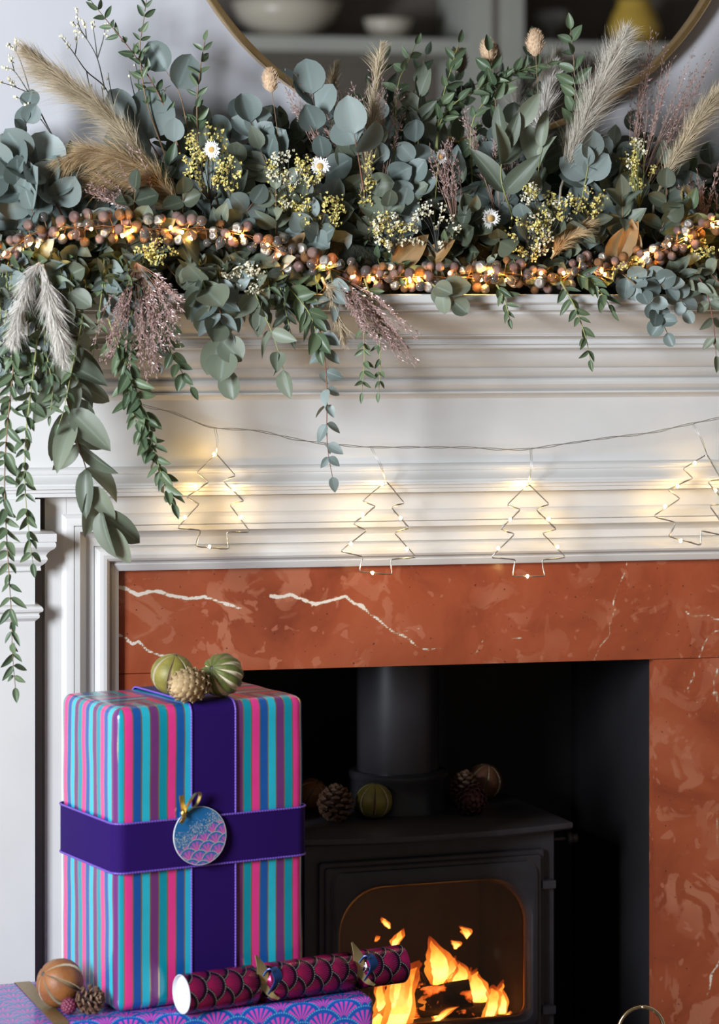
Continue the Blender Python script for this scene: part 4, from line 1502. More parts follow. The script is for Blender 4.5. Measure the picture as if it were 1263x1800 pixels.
# moss and wire core of the garland lying along the shelf
random.seed(3)
ls = []
for i in range(70):
    x = EX0 + .12 + (EX1 - EX0 - .24) * i / 69
    rr = .052 * (1 if 2 < i < 67 else .6)
    l = []
    for k in range(14):
        a = 2 * PI * k / 14
        q = rr * (1 + .45 * noise.noise(Vector((x * 16, math.cos(a) * 1.6, math.sin(a) * 1.6))))
        l.append((x, -.105 + q * 1.55 * math.cos(a), max(SH + .0005, SH + .052 + q * 1.25 * math.sin(a))))
    ls.append(l)
gb = MB().loops(ls, cap0=True, cap1=True).build('garland_base', M['moss'], None, smooth=True, fix=True)
tag(gb, 'dark mossy core of the garland lying along the mantel shelf', 'garland base')

GR_IN = {
    'round_blue': ('silver_dollar_sprig', 'round blue grey', 'stem_red'), 'round_grey': ('silver_dollar_sprig', 'round sage green', 'stem_red'),
    'ovate_grey': ('eucalyptus_sprig', 'oval grey green', 'stem_brown'), 'ovate_blue': ('eucalyptus_sprig', 'oval blue green', 'stem_red'),
    'ovate_green': ('eucalyptus_sprig', 'oval mid green', 'stem_green'), 'round_dark': ('eucalyptus_sprig', 'broad dark green', 'stem_brown'),
    'narrow': ('narrow_leaf_sprig', 'small narrow green', 'stem_green'), 'narrow_dark': ('narrow_leaf_sprig', 'small narrow dark', 'stem_brown'),
}
MARK = [(70, 'beside the large pale blue leaves'), (190, 'behind the golden plumes'), (290, 'by the roots of the golden plumes'), (400, 'around the drooping daisy'), (500, 'among the thickest yellow statice'),
        (600, 'around the open white daisy'), (680, 'at the foot of the centre plume'), (760, 'around the golden statice'), (860, 'below the pink grass spray'), (960, 'around the long sage leaves'),
        (1050, 'at the foot of the big plume'), (1140, 'between the big plume and end plume'), (1220, 'around the slim end plume'), (9999, 'past the slim end plume')]
LAYER = {'back': 'leaves against the wall', 'mid': 'leaves amid the garland', 'front': 'leaves just above the berries'}


def top_edge(x):
    k = [(-60, 262), (0, 258), (60, 250), (110, 285), (170, 300), (230, 250), (290, 205), (350, 195), (420, 205), (500, 215), (560, 190), (620, 205), (700, 200), (760, 215), (830, 225),
         (880, 205), (950, 215), (1000, 240), (1060, 225), (1120, 220), (1180, 270), (1240, 270), (1320, 280)]
    for (a, ya), (b, yb) in zip(k, k[1:]):
        if a <= x <= b:
            return ya + (yb - ya) * (x - a) / (b - a)
    return 260


def body_sprig(i, fam, x0, y0, x1, y1, Y0, Y1, n, size, layer='mid', **kw):
    nm, look, st = GR_IN[fam]
    lb = look + ' ' + LAYER[layer] + ' ' + [t_ for lim_, t_ in MARK if (x0 + x1) / 2 < lim_][0]
    gr = lb.replace('leaves', 'sprigs')
    mx_, my = (x0 + x1) / 2 + random.uniform(-14, 14), (y0 + y1) / 2 - abs(x1 - x0) * .12
    pts = [P(x0, y0, Y0), P(mx_, my, (Y0 + Y1) / 2 + random.uniform(-.02, .02)), P(x1, y1, Y1)]
    for q in pts:
        q.z = max(q.z, SH + .012)
        q.y = min(q.y, .0)
    kw.setdefault('stem', st)
    return sprig(nm, lb, gr, pts, fam, n, size, seed=1000 + i, **kw)


random.seed(77)
idx = 0
# back layer: tall dark and grey foliage standing against the wall
xs = -30
while xs < 1300:
    te = top_edge(xs)
    fam = random.choice(['round_dark', 'round_grey', 'ovate_grey', 'round_dark', 'ovate_green', 'round_blue'])
    lean = random.uniform(-60, 60)
    st_ = random.getstate()
    body_sprig(idx, fam, xs, 455, xs + lean, te + random.uniform(8, 60), -.06, -.03, 7, .058 if 'round' in fam else .060, layer='back', taper=.75)
    random.setstate(st_)
    random.random(); random.random(); random.random()
    idx += 1
    xs += random.uniform(22, 30)
# middle layer
xs = -30
while xs < 1300:
    te = top_edge(xs)
    fam = random.choice(['round_blue', 'round_grey', 'ovate_grey', 'ovate_blue', 'round_blue', 'ovate_green', 'narrow_dark', 'round_grey'] if xs > 240 else ['round_blue', 'round_blue', 'round_grey', 'narrow_dark'])
    lean = random.uniform(-80, 80)
    st_ = random.getstate()
    body_sprig(idx, fam, xs, 460, xs + lean, random.uniform(te + 40, 340), -.11, -.12, 6, .054 if 'round' in fam else (.058 if 'ovate' in fam else .034), taper=.8)
    random.setstate(st_)
    random.random(); random.random(); random.random()
    idx += 1
    xs += random.uniform(26, 36)
# front layer: short sprigs leaning out over the shelf above the berries
xs = -20
while xs < 1290:
    fam = random.choice(['round_grey', 'ovate_grey', 'round_blue', 'ovate_green', 'narrow', 'narrow_dark', 'ovate_grey', 'round_dark'])
    lean = random.uniform(-50, 50)
    st_ = random.getstate()
    body_sprig(idx, fam, xs, 455, xs + lean, random.uniform(330, 420), -.15, -.205, 5, .046 if 'round' in fam else (.052 if 'ovate' in fam else .032), layer='front', taper=.85)
    random.setstate(st_)
    random.random(); random.random(); random.random()
    idx += 1
    xs += random.uniform(30, 44)

# lowest layer: short tips lying on the shelf under the berries
xs = -20
while xs < 1290:
    fam = random.choice(['ovate_grey', 'narrow_dark', 'ovate_green', 'narrow', 'round_dark', 'round_grey'])
    st_ = random.getstate()
    sprig(GR_IN[fam][0], GR_IN[fam][1] + ' leaves lying on the shelf ' + [t_ for lim_, t_ in MARK if xs < lim_][0], GR_IN[fam][1] + ' tips lying on the shelf ' + [t_ for lim_, t_ in MARK if xs < lim_][0],
          [P(xs, 440, -.15), P(xs + random.uniform(-20, 20), 462, -.19), P(xs + random.uniform(-40, 40), 490, -.228)], fam, 4, .030 if 'narrow' in fam else .038, GR_IN[fam][2], seed=2000 + int(xs), ang=58)
    random.setstate(st_); random.random(); random.random(); random.random()
    xs += random.uniform(24, 34)

# ---- hanging trails over the shelf edge
def trail(lst, fam, n, size, label, Y=(-.235, -.275), stem='stem_green', group=None, seed=0, name='trailing_eucalyptus', **kw):
    kw.setdefault('ang', 50); kw.setdefault('jit', 1.1); kw.setdefault('droop', .10); kw.setdefault('taper', .75); kw.setdefault('r0', .0017)
    pts = []
    for i, (x, y) in enumerate(lst):                   # lie on the garland, clear the shelf nosing, then hang plumb
        Yv = -.185 if y < 455 else (-.185 - (y - 455) / 42 * .078 if y < 497 else -.263 + (Y[1] + .26) * min(1, (y - 497) / 100))
        if i == len(lst) - 1 and y < 497: Yv = -.25
        pts.append(P(x, y, Yv))
    return sprig(name, label, group, pts, fam, n, size, stem, seed=seed, n_stem=22, **kw)


trail([(34, 470), (28, 560), (24, 640), (12, 760), (8, 860), (14, 980), (20, 1080), (22, 1150), (27, 1208)], 'narrow', 34, .036, 'longest trailing stem of small green leaves hanging past the pilaster capital', stem='stem_brown', seed=11, jit=.8)
trail([(70, 560), (58, 660), (46, 760), (44, 850), (50, 930), (58, 990)], 'narrow', 19, .034, 'trailing stem of small green leaves hanging beside the longest trail', seed=12, jit=.8)
trail([(150, 470), (144, 560), (128, 640), (112, 720), (104, 745)], 'narrow', 9, .026, 'yellow green trailing stem hanging under the white pampas', seed=13, sizevar=.3)
trail([(75, 540), (80, 610), (92, 680), (88, 730)], 'narrow', 9, .026, 'short leafy trail hanging left of the big grey leaves', seed=14)
trail([(190, 560), (212, 620), (240, 690), (262, 760), (285, 840), (302, 885)], 'narrow', 25, .040, 'dense dark green leafy trail hanging beside the first lit tree', seed=15, jit=.9)
trail([(205, 560), (222, 640), (232, 720), (262, 790)], 'narrow', 16, .038, 'second dense leafy trail hanging behind the dark green one', seed=16, jit=.9)
trail([(90, 600), (112, 680), (128, 745), (150, 820), (170, 880), (192, 925)], 'long', 8, .084, 'trail of long grey green leaves hanging over the marble frame corner', Y=(-.225, -.25), stem='stem_red', seed=22, ang=42, jit=.25, taper=.9, face=.75)
trail([(95, 520), (110, 580), (122, 650), (140, 700)], 'long', 4, .085, 'short spray of long dark grey leaves under the white pampas', Y=(-.21, -.225), stem='stem_red', seed=23, ang=50, jit=.5, taper=.9)
trail([(345, 440), (358, 500), (378, 560), (398, 630), (402, 650)], 'round_grey', 8, .062, 'drooping spray of broad sage leaves hanging in front of the cornice', stem='stem_green', seed=24, ang=55, taper=.85)
trail([(370, 450), (380, 520), (395, 580)], 'ovate_blue', 5, .060, 'short drooping spray of blue leaves behind the broad sage leaves', stem='stem_red', seed=25)
trail([(425, 450), (450, 520), (480, 590), (498, 650)], 'ovate_grey', 6, .055, 'drooping spray of oval grey leaves over the plain frieze', stem='stem_green', seed=26, taper=.95)
trail([(470, 470), (520, 520), (548, 560), (560, 610)], 'ovate_green', 7, .046, 'drooping spray of oval green leaves right of the grey ones', seed=27)
trail([(495, 480), (548, 540), (566, 600), (574, 680), (574, 760), (577, 800), (584, 838)], 'ovate_blue', 10, .036, 'long thin blue leaved trail hanging across the string light wire', Y=(-.235, -.26), stem='stem_red', seed=28, taper=.8, start=.2)
trail([(600, 480), (632, 540), (640, 620), (636, 690)], 'narrow', 11, .027, 'small leaved trail hanging under the pink grass', seed=29)
trail([(640, 490), (662, 560), (668, 640), (665, 690)], 'narrow', 9, .025, 'thin small leaved trail beside the drooping pink grass', seed=30)
trail([(985, 495), (1010, 540), (1028, 590), (1037, 632)], 'narrow', 7, .030, 'lone green trail hanging in front of the bare cornice', seed=31)
trail([(872, 500), (886, 525), (895, 560)], 'narrow', 4, .027, 'tiny green tip hanging below the berry string', seed=32)
trail([(1010, 480), (1040, 495), (1060, 520), (1075, 545)], 'narrow', 8, .032, 'bushy green tip hanging beside the bare cornice', seed=33)
trail([(1060, 460), (1110, 495), (1150, 540), (1172, 585)], 'round_blue', 8, .036, 'bushy blue grey spray drooping over the shelf edge', seed=34, stem='stem_brown', jit=.8)
trail([(1090, 470), (1150, 495), (1190, 520), (1205, 545)], 'round_blue', 7, .036, 'second blue grey spray drooping beside the bushy one', seed=35, stem='stem_brown', jit=.8)
trail([(1140, 460), (1185, 480), (1222, 500)], 'ovate_grey', 5, .045, 'grey leaved spray lying along the shelf edge', seed=36, stem='stem_brown')
trail([(1195, 450), (1235, 500), (1252, 560), (1258, 625)], 'ovate_grey', 6, .042, 'grey leaved spray hanging at the end of the cornice', seed=37, stem='stem_red')
trail([(1215, 455), (1262, 495), (1290, 540)], 'round_grey', 6, .042, 'sage spray drooping over the shelf corner', seed=38, stem='stem_red')
trail([(760, 500), (780, 515), (795, 528)], 'round_grey', 2, .048, 'pair of round sage leaves lying on the shelf edge', seed=39, jit=.3)
trail([(270, 530), (290, 590), (312, 640), (335, 680)], 'ovate_green', 6, .036, 'green tip hanging right of the drooping pink grass', seed=40)
trail([(480, 470), (500, 540), (512, 590)], 'narrow_dark', 7, .034, 'dark tip hanging among the grey leaves', seed=41)
random.seed(55)
WH = lambda x: 'beside the white pampas' if x < 110 else ('between the white pampas and pink grass' if x < 200 else ('behind the hanging pink grass' if x < 270 else 'beside the broad sage leaves'))
for i in range(28):                                    # dense curtain at the left end
    x = random.uniform(-10, 330)
    y1 = random.uniform(520, 650) + (60 if x < 170 else 0)
    f = random.choice(['narrow', 'ovate_green', 'narrow_dark', 'ovate_blue', 'narrow', 'round_grey'])
    s_ = random.getstate()
    trail([(x, 445), (x + random.uniform(-14, 14), 500), (x + random.uniform(-25, 25), y1)], f, 7 if 'round' not in f else 5, .030 if 'narrow' in f else .044,
          {'narrow': 'short curtain trail of narrow green leaves ', 'narrow_dark': 'short curtain trail of narrow dark leaves ', 'ovate_green': 'short curtain trail of oval green leaves ',
           'ovate_blue': 'short curtain trail of oval blue leaves ', 'round_grey': 'short curtain trail of round sage leaves '}[f] + WH(x), Y=(-.20, -.25), seed=300 + i,
          group='short %s trails under the berries ' % f.replace('_', ' ') + WH(x), jit=.8)
    random.setstate(s_); random.random()
for i in range(9):
    x = 350 + i * 28
    f = ('ovate_grey', 'narrow', 'ovate_blue')[i % 3]
    trail([(x, 450), (x + 8, 485), (x + 12, 520 + (i * 37) % 40)], f, 5, .030 if f == 'narrow' else .044,
          {'ovate_grey': 'short grey leaved tip drooping under the berry string', 'narrow': 'short narrow leaved tip drooping under the berry string', 'ovate_blue': 'short blue leaved tip drooping under the berry string'}[f],
          Y=(-.21, -.255), seed=340 + i, group='short %s tips under the berries' % f.replace('_', ' '))

# ---- tall upright stems
def upright(lst, fam, n, size, label, Y=(-.10, -.08), stem='stem_green', seed=0, **kw):
    kw.setdefault('ang', 48); kw.setdefault('jit', .9); kw.setdefault('taper', .8); kw.setdefault('r0', .0018)
    return sprig('upright_eucalyptus', label, None, px(lst, Y), fam, n, size, stem, seed=seed, n_stem=20, **kw)


upright([(330, 320), (300, 215), (270, 150), (235, 95), (195, 45), (160, 2)], 'narrow', 12, .029, 'long red stemmed sprig reaching up the wall left of the mirror', stem='stem_red', seed=51, start=.35)
upright([(300, 300), (258, 180), (246, 90), (252, 40), (258, -8)], 'narrow', 9, .025, 'thin upright sprig standing against the white wall', stem='stem_brown', seed=52, start=.4)
upright([(350, 300), (346, 190), (352, 120), (360, 72)], 'narrow', 8, .028, 'upright narrow leaved sprig just left of the mirror rim', stem='stem_brown', seed=53, start=.3)
upright([(345, 330), (320, 180), (292, 125)], 'round_blue', 1, .062, 'upright stem with one big round leaf against the wall', stem='stem_brown', seed=54, start=.85, taper=1, jit=.2, opposite=False)
upright([(310, 330), (270, 260), (235, 215)], 'round_blue', 3, .074, 'stem with very large round blue leaves behind the pampas', stem='stem_red', seed=55, start=.6, taper=1, opposite=False)
upright([(760, 330), (772, 200), (790, 130), (806, 75)], 'ovate_green', 6, .034, 'upright green sprig rising in front of the mirror post', seed=56, start=.35)
upright([(770, 330), (775, 210), (850, 150), (920, 122), (962, 112)], 'narrow', 10, .032, 'arching green sprig reaching right across the mirror', seed=57, start=.35)
upright([(830, 330), (830, 215), (880, 155), (930, 128)], 'ovate_green', 7, .034, 'shorter arching green sprig below the long one', seed=58, start=.4)
upright([(690, 330), (698, 160), (714, 115), (730, 78)], 'ovate_green', 5, .030, 'upright green sprig beside the beige centre plume', seed=59, start=.45)
upright([(1010, 330), (1010, 180), (1008, 110), (1002, 52)], 'ovate_green', 7, .040, 'tall olive sprig rising beside the big plume', seed=60, start=.4, stem='stem_brown')
upright([(880, 330), (872, 200), (865, 140), (858, 90)], 'ovate_green', 4, .040, 'olive leaved sprig rising in the middle of the mirror', seed=61, start=.5, stem='stem_brown')
upright([(900, 380), (880, 310), (890, 250), (905, 225)], 'long', 3, .080, 'spray of long sage leaves standing up in the garland', Y=(-.16, -.19), seed=62, stem='stem_green', ang=38, start=.3, taper=.95)
upright([(940, 380), (945, 310), (950, 260)], 'long', 2, .075, 'second spray of long sage leaves beside the big plume', Y=(-.15, -.17), seed=63, stem='stem_green', ang=34, start=.3, taper=.95)
upright([(1020, 360), (1030, 310), (1035, 280)], 'round_blue', 3, .055, 'pale round leaves at the foot of the big plume', Y=(-.16, -.18), seed=64, start=.4, taper=1)
upright([(735, 300), (735, 200), (738, 150)], 'ovate_grey', 4, .058, 'pale pointed leaves standing in front of the mirror', seed=65, start=.4, ang=30)
upright([(20, 330), (40, 250), (50, 190)], 'round_blue', 3, .046, 'upright stem of blue leaves against the wall', stem='stem_red', seed=66, start=.45)
upright([(560, 330), (556, 220), (548, 165)], 'round_blue', 3, .070, 'red stemmed sprig with a big pale leaf below the mirror rim', stem='stem_red', seed=67, start=.6, taper=1, opposite=False)
upright([(480, 340), (455, 260), (440, 215)], 'round_blue', 4, .056, 'upright blue leaved stem under the mirror rim', stem='stem_red', seed=68, start=.3, taper=1)
upright([(640, 340), (630, 280), (622, 235)], 'round_blue', 2, .070, 'big flat blue leaf standing beside the centre plume', Y=(-.17, -.19), stem='stem_red', seed=69, start=.7, taper=1, opposite=False)
upright([(110, 380), (80, 320), (50, 280)], 'round_blue', 5, .066, 'spray of large pale blue leaves at the left end', Y=(-.17, -.2), stem='stem_red', seed=70, start=.2, taper=1)
upright([(70, 390), (40, 340), (10, 300)], 'round_blue', 5, .066, 'second spray of large blue leaves beside the golden plume', Y=(-.17, -.2), stem='stem_red', seed=71, start=.2, taper=1)

# ---- large leaves, the berry lights' warm glow put into their tan colour
for i, (x, y, dx_, dy, s) in enumerate([(90, 470, 40, 22, .085), (150, 462, -30, 25, .07), (690, 470, 50, -45, .082), (745, 470, 30, -30, .07), (1070, 465, 40, -60, .09), (1100, 470, 10, -70, .085), (500, 470, 20, -40, .07), (1195, 395, 40, -5, .055)]):
    random.seed(900 + i)
    p0, p1 = P(x, y, -.19), P(x + dx_, y + dy, -.205)
    t = thing('glow_tinted_leaf', ['broad glow tinted leaf beside the white pampas tuft', 'glow tinted leaf curling under the pale blue leaf', 'glow tinted leaf under the golden statice', 'smaller glow tinted leaf beside the one under the statice', 'large glow tinted leaf right of the small golden tuft',
                            'upright glow tinted leaf against the large one', 'small glow tinted leaf below the yellow statice', 'narrow glow tinted leaf pointing at the end plume'][i], 'leaf', p0)
    MB().tube([Vector((0, 0, 0)), (p1 - p0) * .15], .0012, 5).build('stem', M['stem_brown'], t)
    o = link('blade', leaf_mesh('blade', .52, 'ovate', .35, M['leaf_glow'], curl=-.2), t)
    o.matrix_local = frame(p1 - p0, CAMV + Vector((random.uniform(-.5, .5), 0, random.uniform(-.2, .6)))) @ Matrix.Diagonal((s, s, s, 1))

# ================================================================== grasses, flowers, berries and lights
def plume(lst, Y, mat, n, hl, label, seed, spread=.42, w=.0006, start=.25, droop=.0, wind=(0, 0, 0), r=.0022, bare=0.0):
    """pampas: a stem and a head of fine hairs"""
    random.seed(seed)
    path, L = resample(smooth_path(px(lst, Y), 8), 24)
    if path[-1].z < SH: clear_nosing(path, .004)
    base = path[0].copy()
    rt_ = rooted(base)
    t = thing('pampas_plume', label, 'pampas grass', base)
    MB().tube([p - base for p in rt_ + path], [r] * len(rt_) + [r * (1 - .8 * i / 23) for i in range(24)], 6).build('stem', M['stem_brown'] if bare else M[mat], t, smooth=True)
    vs, fs = [], []
    wv = Vector(wind)
    clumps = []
    for k in range(max(24, n // 42)):
        clumps.append((start + (1 - start) * random.random() ** .9, random.random() * 2 * PI, spread * 1.25 * random.uniform(.1, 1.0), Vector([random.gauss(0, 1) for _ in range(3)]), random.uniform(.7, 1.2)))
    for k in range(n):
        s, a, sp, cv, cl = random.choice(clumps)
        s = min(1, max(start * .9, s + random.gauss(0, .03)))
        a += random.gauss(0, .35)
        sp = max(.05, sp + random.gauss(0, .12))
        f = s * 23
        i = min(int(f), 22)
        p = path[i].lerp(path[i + 1], f - i) - base
        tg = (path[i + 1] - path[i]).normalized()
        u = tg.orthogonal().normalized(); q = tg.cross(u)
        rad = u * math.cos(a) + q * math.sin(a)
        pr = math.sin(PI * min(1, (s - start) / (1 - start) * .82 + .18)) ** .7
        d = (tg + rad * sp + Vector([random.gauss(0, .09) for _ in range(3)])).normalized()
        ln = hl * cl * (.35 + .75 * pr) * random.uniform(.5, 1.2)
        side = d.cross(Vector([random.uniform(-1, 1) for _ in range(3)])).normalized()
        ww = w * random.uniform(.5, 1.1)
        b = len(vs)
        pos = p + rad * random.uniform(0, .003)
        for j in range(5):
            h = (1 - j / 4.2) * ww
            vs += [pos - side * h, pos + side * h]
            d = (d + Vector((0, 0, -droop)) * .4 + wv * .25 + cv * .07 + Vector([random.gauss(0, .10) for _ in range(3)])).normalized()
            pos = pos + d * ln / 4
        for j in range(4):
            fs.append((b + 2 * j, b + 2 * j + 1, b + 2 * j + 3, b + 2 * j + 2))
    o = MB().add(vs, fs).build('plume', M[mat], t)
    o['kind'] = 'stuff'
    return t


plume([(330, 385), (260, 290), (190, 205), (110, 140), (48, 92)], (-.13, -.15), 'pampas', 4200, .075, 'long beige plume leaning up to the wall', 1, spread=.40, start=.32, droop=.10, wind=(-.25, 0, -.05))
plume([(330, 385), (290, 330), (235, 290), (165, 268), (108, 285)], (-.16, -.2), 'pampas_o', 4200, .070, 'golden plume curving over the blue leaves', 2, spread=.45, start=.15, droop=.30, wind=(-.2, 0, -.1))
plume([(330, 388), (270, 345), (215, 322), (150, 318)], (-.15, -.18), 'pampas_o', 1100, .055, 'thin golden plume lying below the curved one', 3, spread=.5, start=.15, droop=.25)
plume([(70, 462), (52, 492), (38, 540), (20, 600)], (-.27, -.315), 'pampas_w', 2600, .042, 'cream pampas tuft hanging over the shelf end', 4, spread=.8, start=.0, droop=.4)
plume([(75, 465), (85, 520), (100, 570), (112, 635)], (-.275, -.32), 'pampas_w', 2600, .044, 'white pampas tuft hanging beside the cream one', 5, spread=.5, start=.05, droop=.35)
plume([(628, 400), (640, 320), (650, 230), (660, 150), (668, 82)], (-.13, -.15), 'pampas', 1700, .045, 'slim beige plume standing in the centre of the garland', 6, spread=.38, start=.15, droop=.05)
plume([(985, 330), (1005, 270), (1035, 200), (1065, 130), (1098, 62)], (-.15, -.17), 'pampas_g', 5200, .070, 'big pale plume standing in front of the mirror', 7, spread=.36, start=.10, droop=.06, wind=(.1, 0, 0))
plume([(1150, 350), (1175, 300), (1205, 245), (1240, 190), (1275, 150)], (-.15, -.17), 'pampas', 3600, .058, 'slim end plume leaning over the pink grass', 8, spread=.40, start=.10, droop=.12, wind=(.2, 0, 0))
plume([(565, 488), (580, 525), (596, 570), (606, 600)], (-.235, -.28), 'pampas', 900, .036, 'small pampas tuft hanging below the berries', 9, spread=.4, start=.05, droop=.3)
plume([(968, 455), (985, 430), (1010, 408), (1040, 385)], (-.20, -.215), 'pampas_o', 900, .034, 'small golden tuft above the berries', 10, spread=.5, start=.05, droop=.15)
plume([(955, 330), (950, 240), (960, 170), (975, 110)], (-.06, -.05), 'pampas_w', 1300, .05, 'pale plume standing behind the big one', 11, spread=.4, start=.25, droop=.08)


def panicum(base, tips, Y, label, seed, n=24, seeds=42, s0=.35, bl=.0065, sz=.0026, sag=.0):
    """pink panicum: wiry stems fanning from one foot, tiny seeds on short branches"""
    random.seed(seed)
    b3 = P(base[0], base[1], Y[0])
    t = thing('panicum_grass', label, 'grass spray', b3)
    st, sd = MB(), MB()
    for q in rooted(b3): st.tube([q - b3, Vector((0, 0, 0))], .0014, 5)
    for k in range(n):
        q = random.random() * (len(tips) - 1)
        i = min(int(q), len(tips) - 2)
        tx = tips[i][0] + (tips[i + 1][0] - tips[i][0]) * (q - i) + random.uniform(-8, 8)
        ty = tips[i][1] + (tips[i + 1][1] - tips[i][1]) * (q - i) + random.uniform(-8, 8)
        f = random.uniform(.72, 1.0)
        tip = P(base[0] + (tx - base[0]) * f, base[1] + (ty - base[1]) * f, Y[1] + random.uniform(-.025, .025))
        mid = b3.lerp(tip, .5) + Vector((random.uniform(-.012, .012), random.uniform(-.01, .01), sag + random.uniform(-.006, .01)))
        path, L = resample(smooth_path([b3, mid, tip], 6), 12)
        path = [p - b3 for p in path]
        st.tube(path, [.0005 * (1 - .5 * i / 11) for i in range(12)], 3, caps=False)
        for m in range(seeds):
            s = s0 + (1 - s0) * random.random()
            fi = s * 11
            i = min(int(fi), 10)
            p = path[i].lerp(path[i + 1], fi - i)
            tg = (path[i + 1] - path[i]).normalized()
            d = (tg * 1.1 + Vector([random.uniform(-1, 1) for _ in range(3)]) * .75).normalized()
            e = p + d * random.uniform(.2, 1) * bl * (1.2 - .5 * s)
            st.add([p, e, e + Vector((.0003, 0, .0003))], [(0, 1, 2)])
            a = d.orthogonal().normalized() * sz * .42 * random.uniform(.7, 1.2)
            c = d.cross(a)
            l = d * sz * random.uniform(.8, 1.5)
            sd.add([e - l * .2, e + a + l * .6, e + c + l * .6, e - a + l * .6, e - c + l * .6, e + l * 1.9], [(0, 1, 2), (0, 2, 3), (0, 3, 4), (0, 4, 1), (5, 2, 1), (5, 3, 2), (5, 4, 3), (5, 1, 4)])
    st.build('stems', M['panic_stem'], t)['kind'] = 'stuff'
    sd.build('seeds', M['panic'], t)['kind'] = 'stuff'


panicum((240, 462), [(150, 630), (190, 660), (230, 650), (265, 685), (290, 640), (315, 610), (330, 520)], (-.245, -.33), 'pink grass spray hanging beside the white pampas', 1, n=46, seeds=46)
panicum((590, 482), [(640, 600), (680, 620), (710, 640), (738, 642), (742, 600), (700, 560)], (-.245, -.31), 'pink grass spray hanging over the bare cornice', 2, n=34, seeds=44)
panicum((640, 380), [(470, 130), (520, 140), (560, 160), (620, 150)], (-.10, -.07), 'fine pink grass fanning up under the mirror rim', 3, n=18, seeds=26, s0=.5, bl=.014)
panicum((670, 360), [(590, 150), (640, 110), (690, 130), (720, 160)], (-.12, -.10), 'pink grass spray standing behind the centre plume', 4, n=18, seeds=30, s0=.55, bl=.014)
panicum((1105, 380), [(1110, 90), (1150, 40), (1170, 60), (1230, 90), (1262, 60), (1280, 120)], (-.12, -.11), 'tall pink grass fanning up beside the slim end plume', 5, n=34, seeds=34, s0=.5, bl=.014)
panicum((880, 400), [(800, 200), (830, 190), (860, 230), (900, 180), (940, 190)], (-.14, -.13), 'pink grass spray behind the long sage leaves', 6, n=22, seeds=34, s0=.45, bl=.013)
panicum((800, 400), [(740, 250), (780, 240), (820, 260)], (-.17, -.18), 'short pink grass spray in front of the mirror post', 7, n=14, seeds=34, s0=.4)
panicum((260, 380), [(130, 290), (150, 340), (200, 250), (240, 240)], (-.17, -.19), 'dusky pink grass between the golden plumes', 8, n=20, seeds=36, s0=.35)
panicum((1240, 420), [(1190, 330), (1230, 300), (1280, 280)], (-.16, -.17), 'dusky pink grass at the foot of the end plume', 9, n=14, seeds=34, s0=.35)


def statice(base, ctr, rx, ry, n, Y, mats, label, seed, cl=13, sz=.0027, stemmat='twig', kind='statice_spray'):
    random.seed(seed)
    b3 = P(base[0], base[1], Y[0])
    t = thing(kind, label, 'dried flowers', b3)
    st = MB()
    fl = [MB() for _ in mats]
    hub = P((base[0] + ctr[0]) / 2, (base[1] + ctr[1] + ry) / 2, (Y[0] + Y[1]) / 2) - b3
    for q in rooted(b3): st.tube([q - b3, Vector((0, 0, 0))], .0013, 5)
    st.tube([Vector((0, 0, 0)), hub], [.0013, .0010], 5)
    for k in range(n):
        a, q = random.random() * 2 * PI, math.sqrt(random.random())
        e = P(ctr[0] + rx * q * math.cos(a), ctr[1] + ry * q * math.sin(a), Y[1] + random.uniform(-.02, .02)) - b3
        md = hub.lerp(e, .5) + Vector((random.uniform(-.008, .008), random.uniform(-.008, .008), random.uniform(0, .008)))
        pth = smooth_path([hub, md, e], 4)
        st.tube(pth, [.0010 * (1 - .5 * i / (len(pth) - 1)) for i in range(len(pth))], 4, caps=False)
        F_ = random.choice(fl)
        dr_ = (pth[-1] - pth[-4]).normalized()
        for m in range(cl):
            c = e - dr_ * random.random() * .018 + Vector([random.gauss(0, 1) for _ in range(3)]) * .0036
            nrm = (Vector([random.gauss(0, 1) for _ in range(3)]) * .8 + CAMV + Vector((0, 0, .4))).normalized()
            u = nrm.orthogonal().normalized(); w = nrm.cross(u)
            s = sz * random.uniform(.75, 1.3)
            pts = [c - nrm * s * .9] + [c + (u * math.cos(2 * PI * j / 6) + w * math.sin(2 * PI * j / 6)) * s * (1 if j % 2 else .62) + nrm * s * .25 for j in range(6)] + [c + nrm * s * .02]
            F_.add(pts, [(0, 1 + (j + 1) % 6, 1 + j) for j in range(6)] + [(7, 1 + j, 1 + (j + 1) % 6) for j in range(6)])
    st.build('stems', M[stemmat], t)['kind'] = 'stuff'
    for F_, mm in zip(fl, mats):
        F_.build('florets', M[mm], t)['kind'] = 'stuff'


YW, WW, MX = ['statice'], ['statice_w'], ['statice', 'statice_w']
statice((380, 400), (360, 268), 42, 52, 26, (-.15, -.19), YW, 'yellow green statice hanging below the upright sprig', 1)
statice((420, 400), (405, 305), 18, 40, 8, (-.16, -.205), YW, 'short yellow statice spike left of the thickest yellow statice', 2)
statice((510, 440), (515, 310), 52, 58, 44, (-.16, -.20), MX, 'thickest yellow statice cluster in the garland', 3)
statice((545, 440), (555, 365), 48, 42, 28, (-.17, -.21), YW, 'yellow statice below the thickest cluster', 4)
statice((690, 460), (690, 400), 38, 34, 24, (-.18, -.22), MX, 'golden statice above the glow tinted leaf', 5)
statice((770, 450), (765, 395), 55, 42, 14, (-.18, -.22), WW, 'cream statice between the golden statice and little daisy', 6)
statice((960, 450), (965, 350), 50, 42, 28, (-.18, -.215), MX, 'yellow statice in front of the big plume', 7)
statice((930, 460), (930, 415), 42, 38, 26, (-.19, -.225), MX, 'cream and yellow statice above the small golden tuft', 8)
statice((1030, 430), (1035, 350), 34, 30, 10, (-.17, -.21), YW, 'small yellow statice right of the big plume', 9)
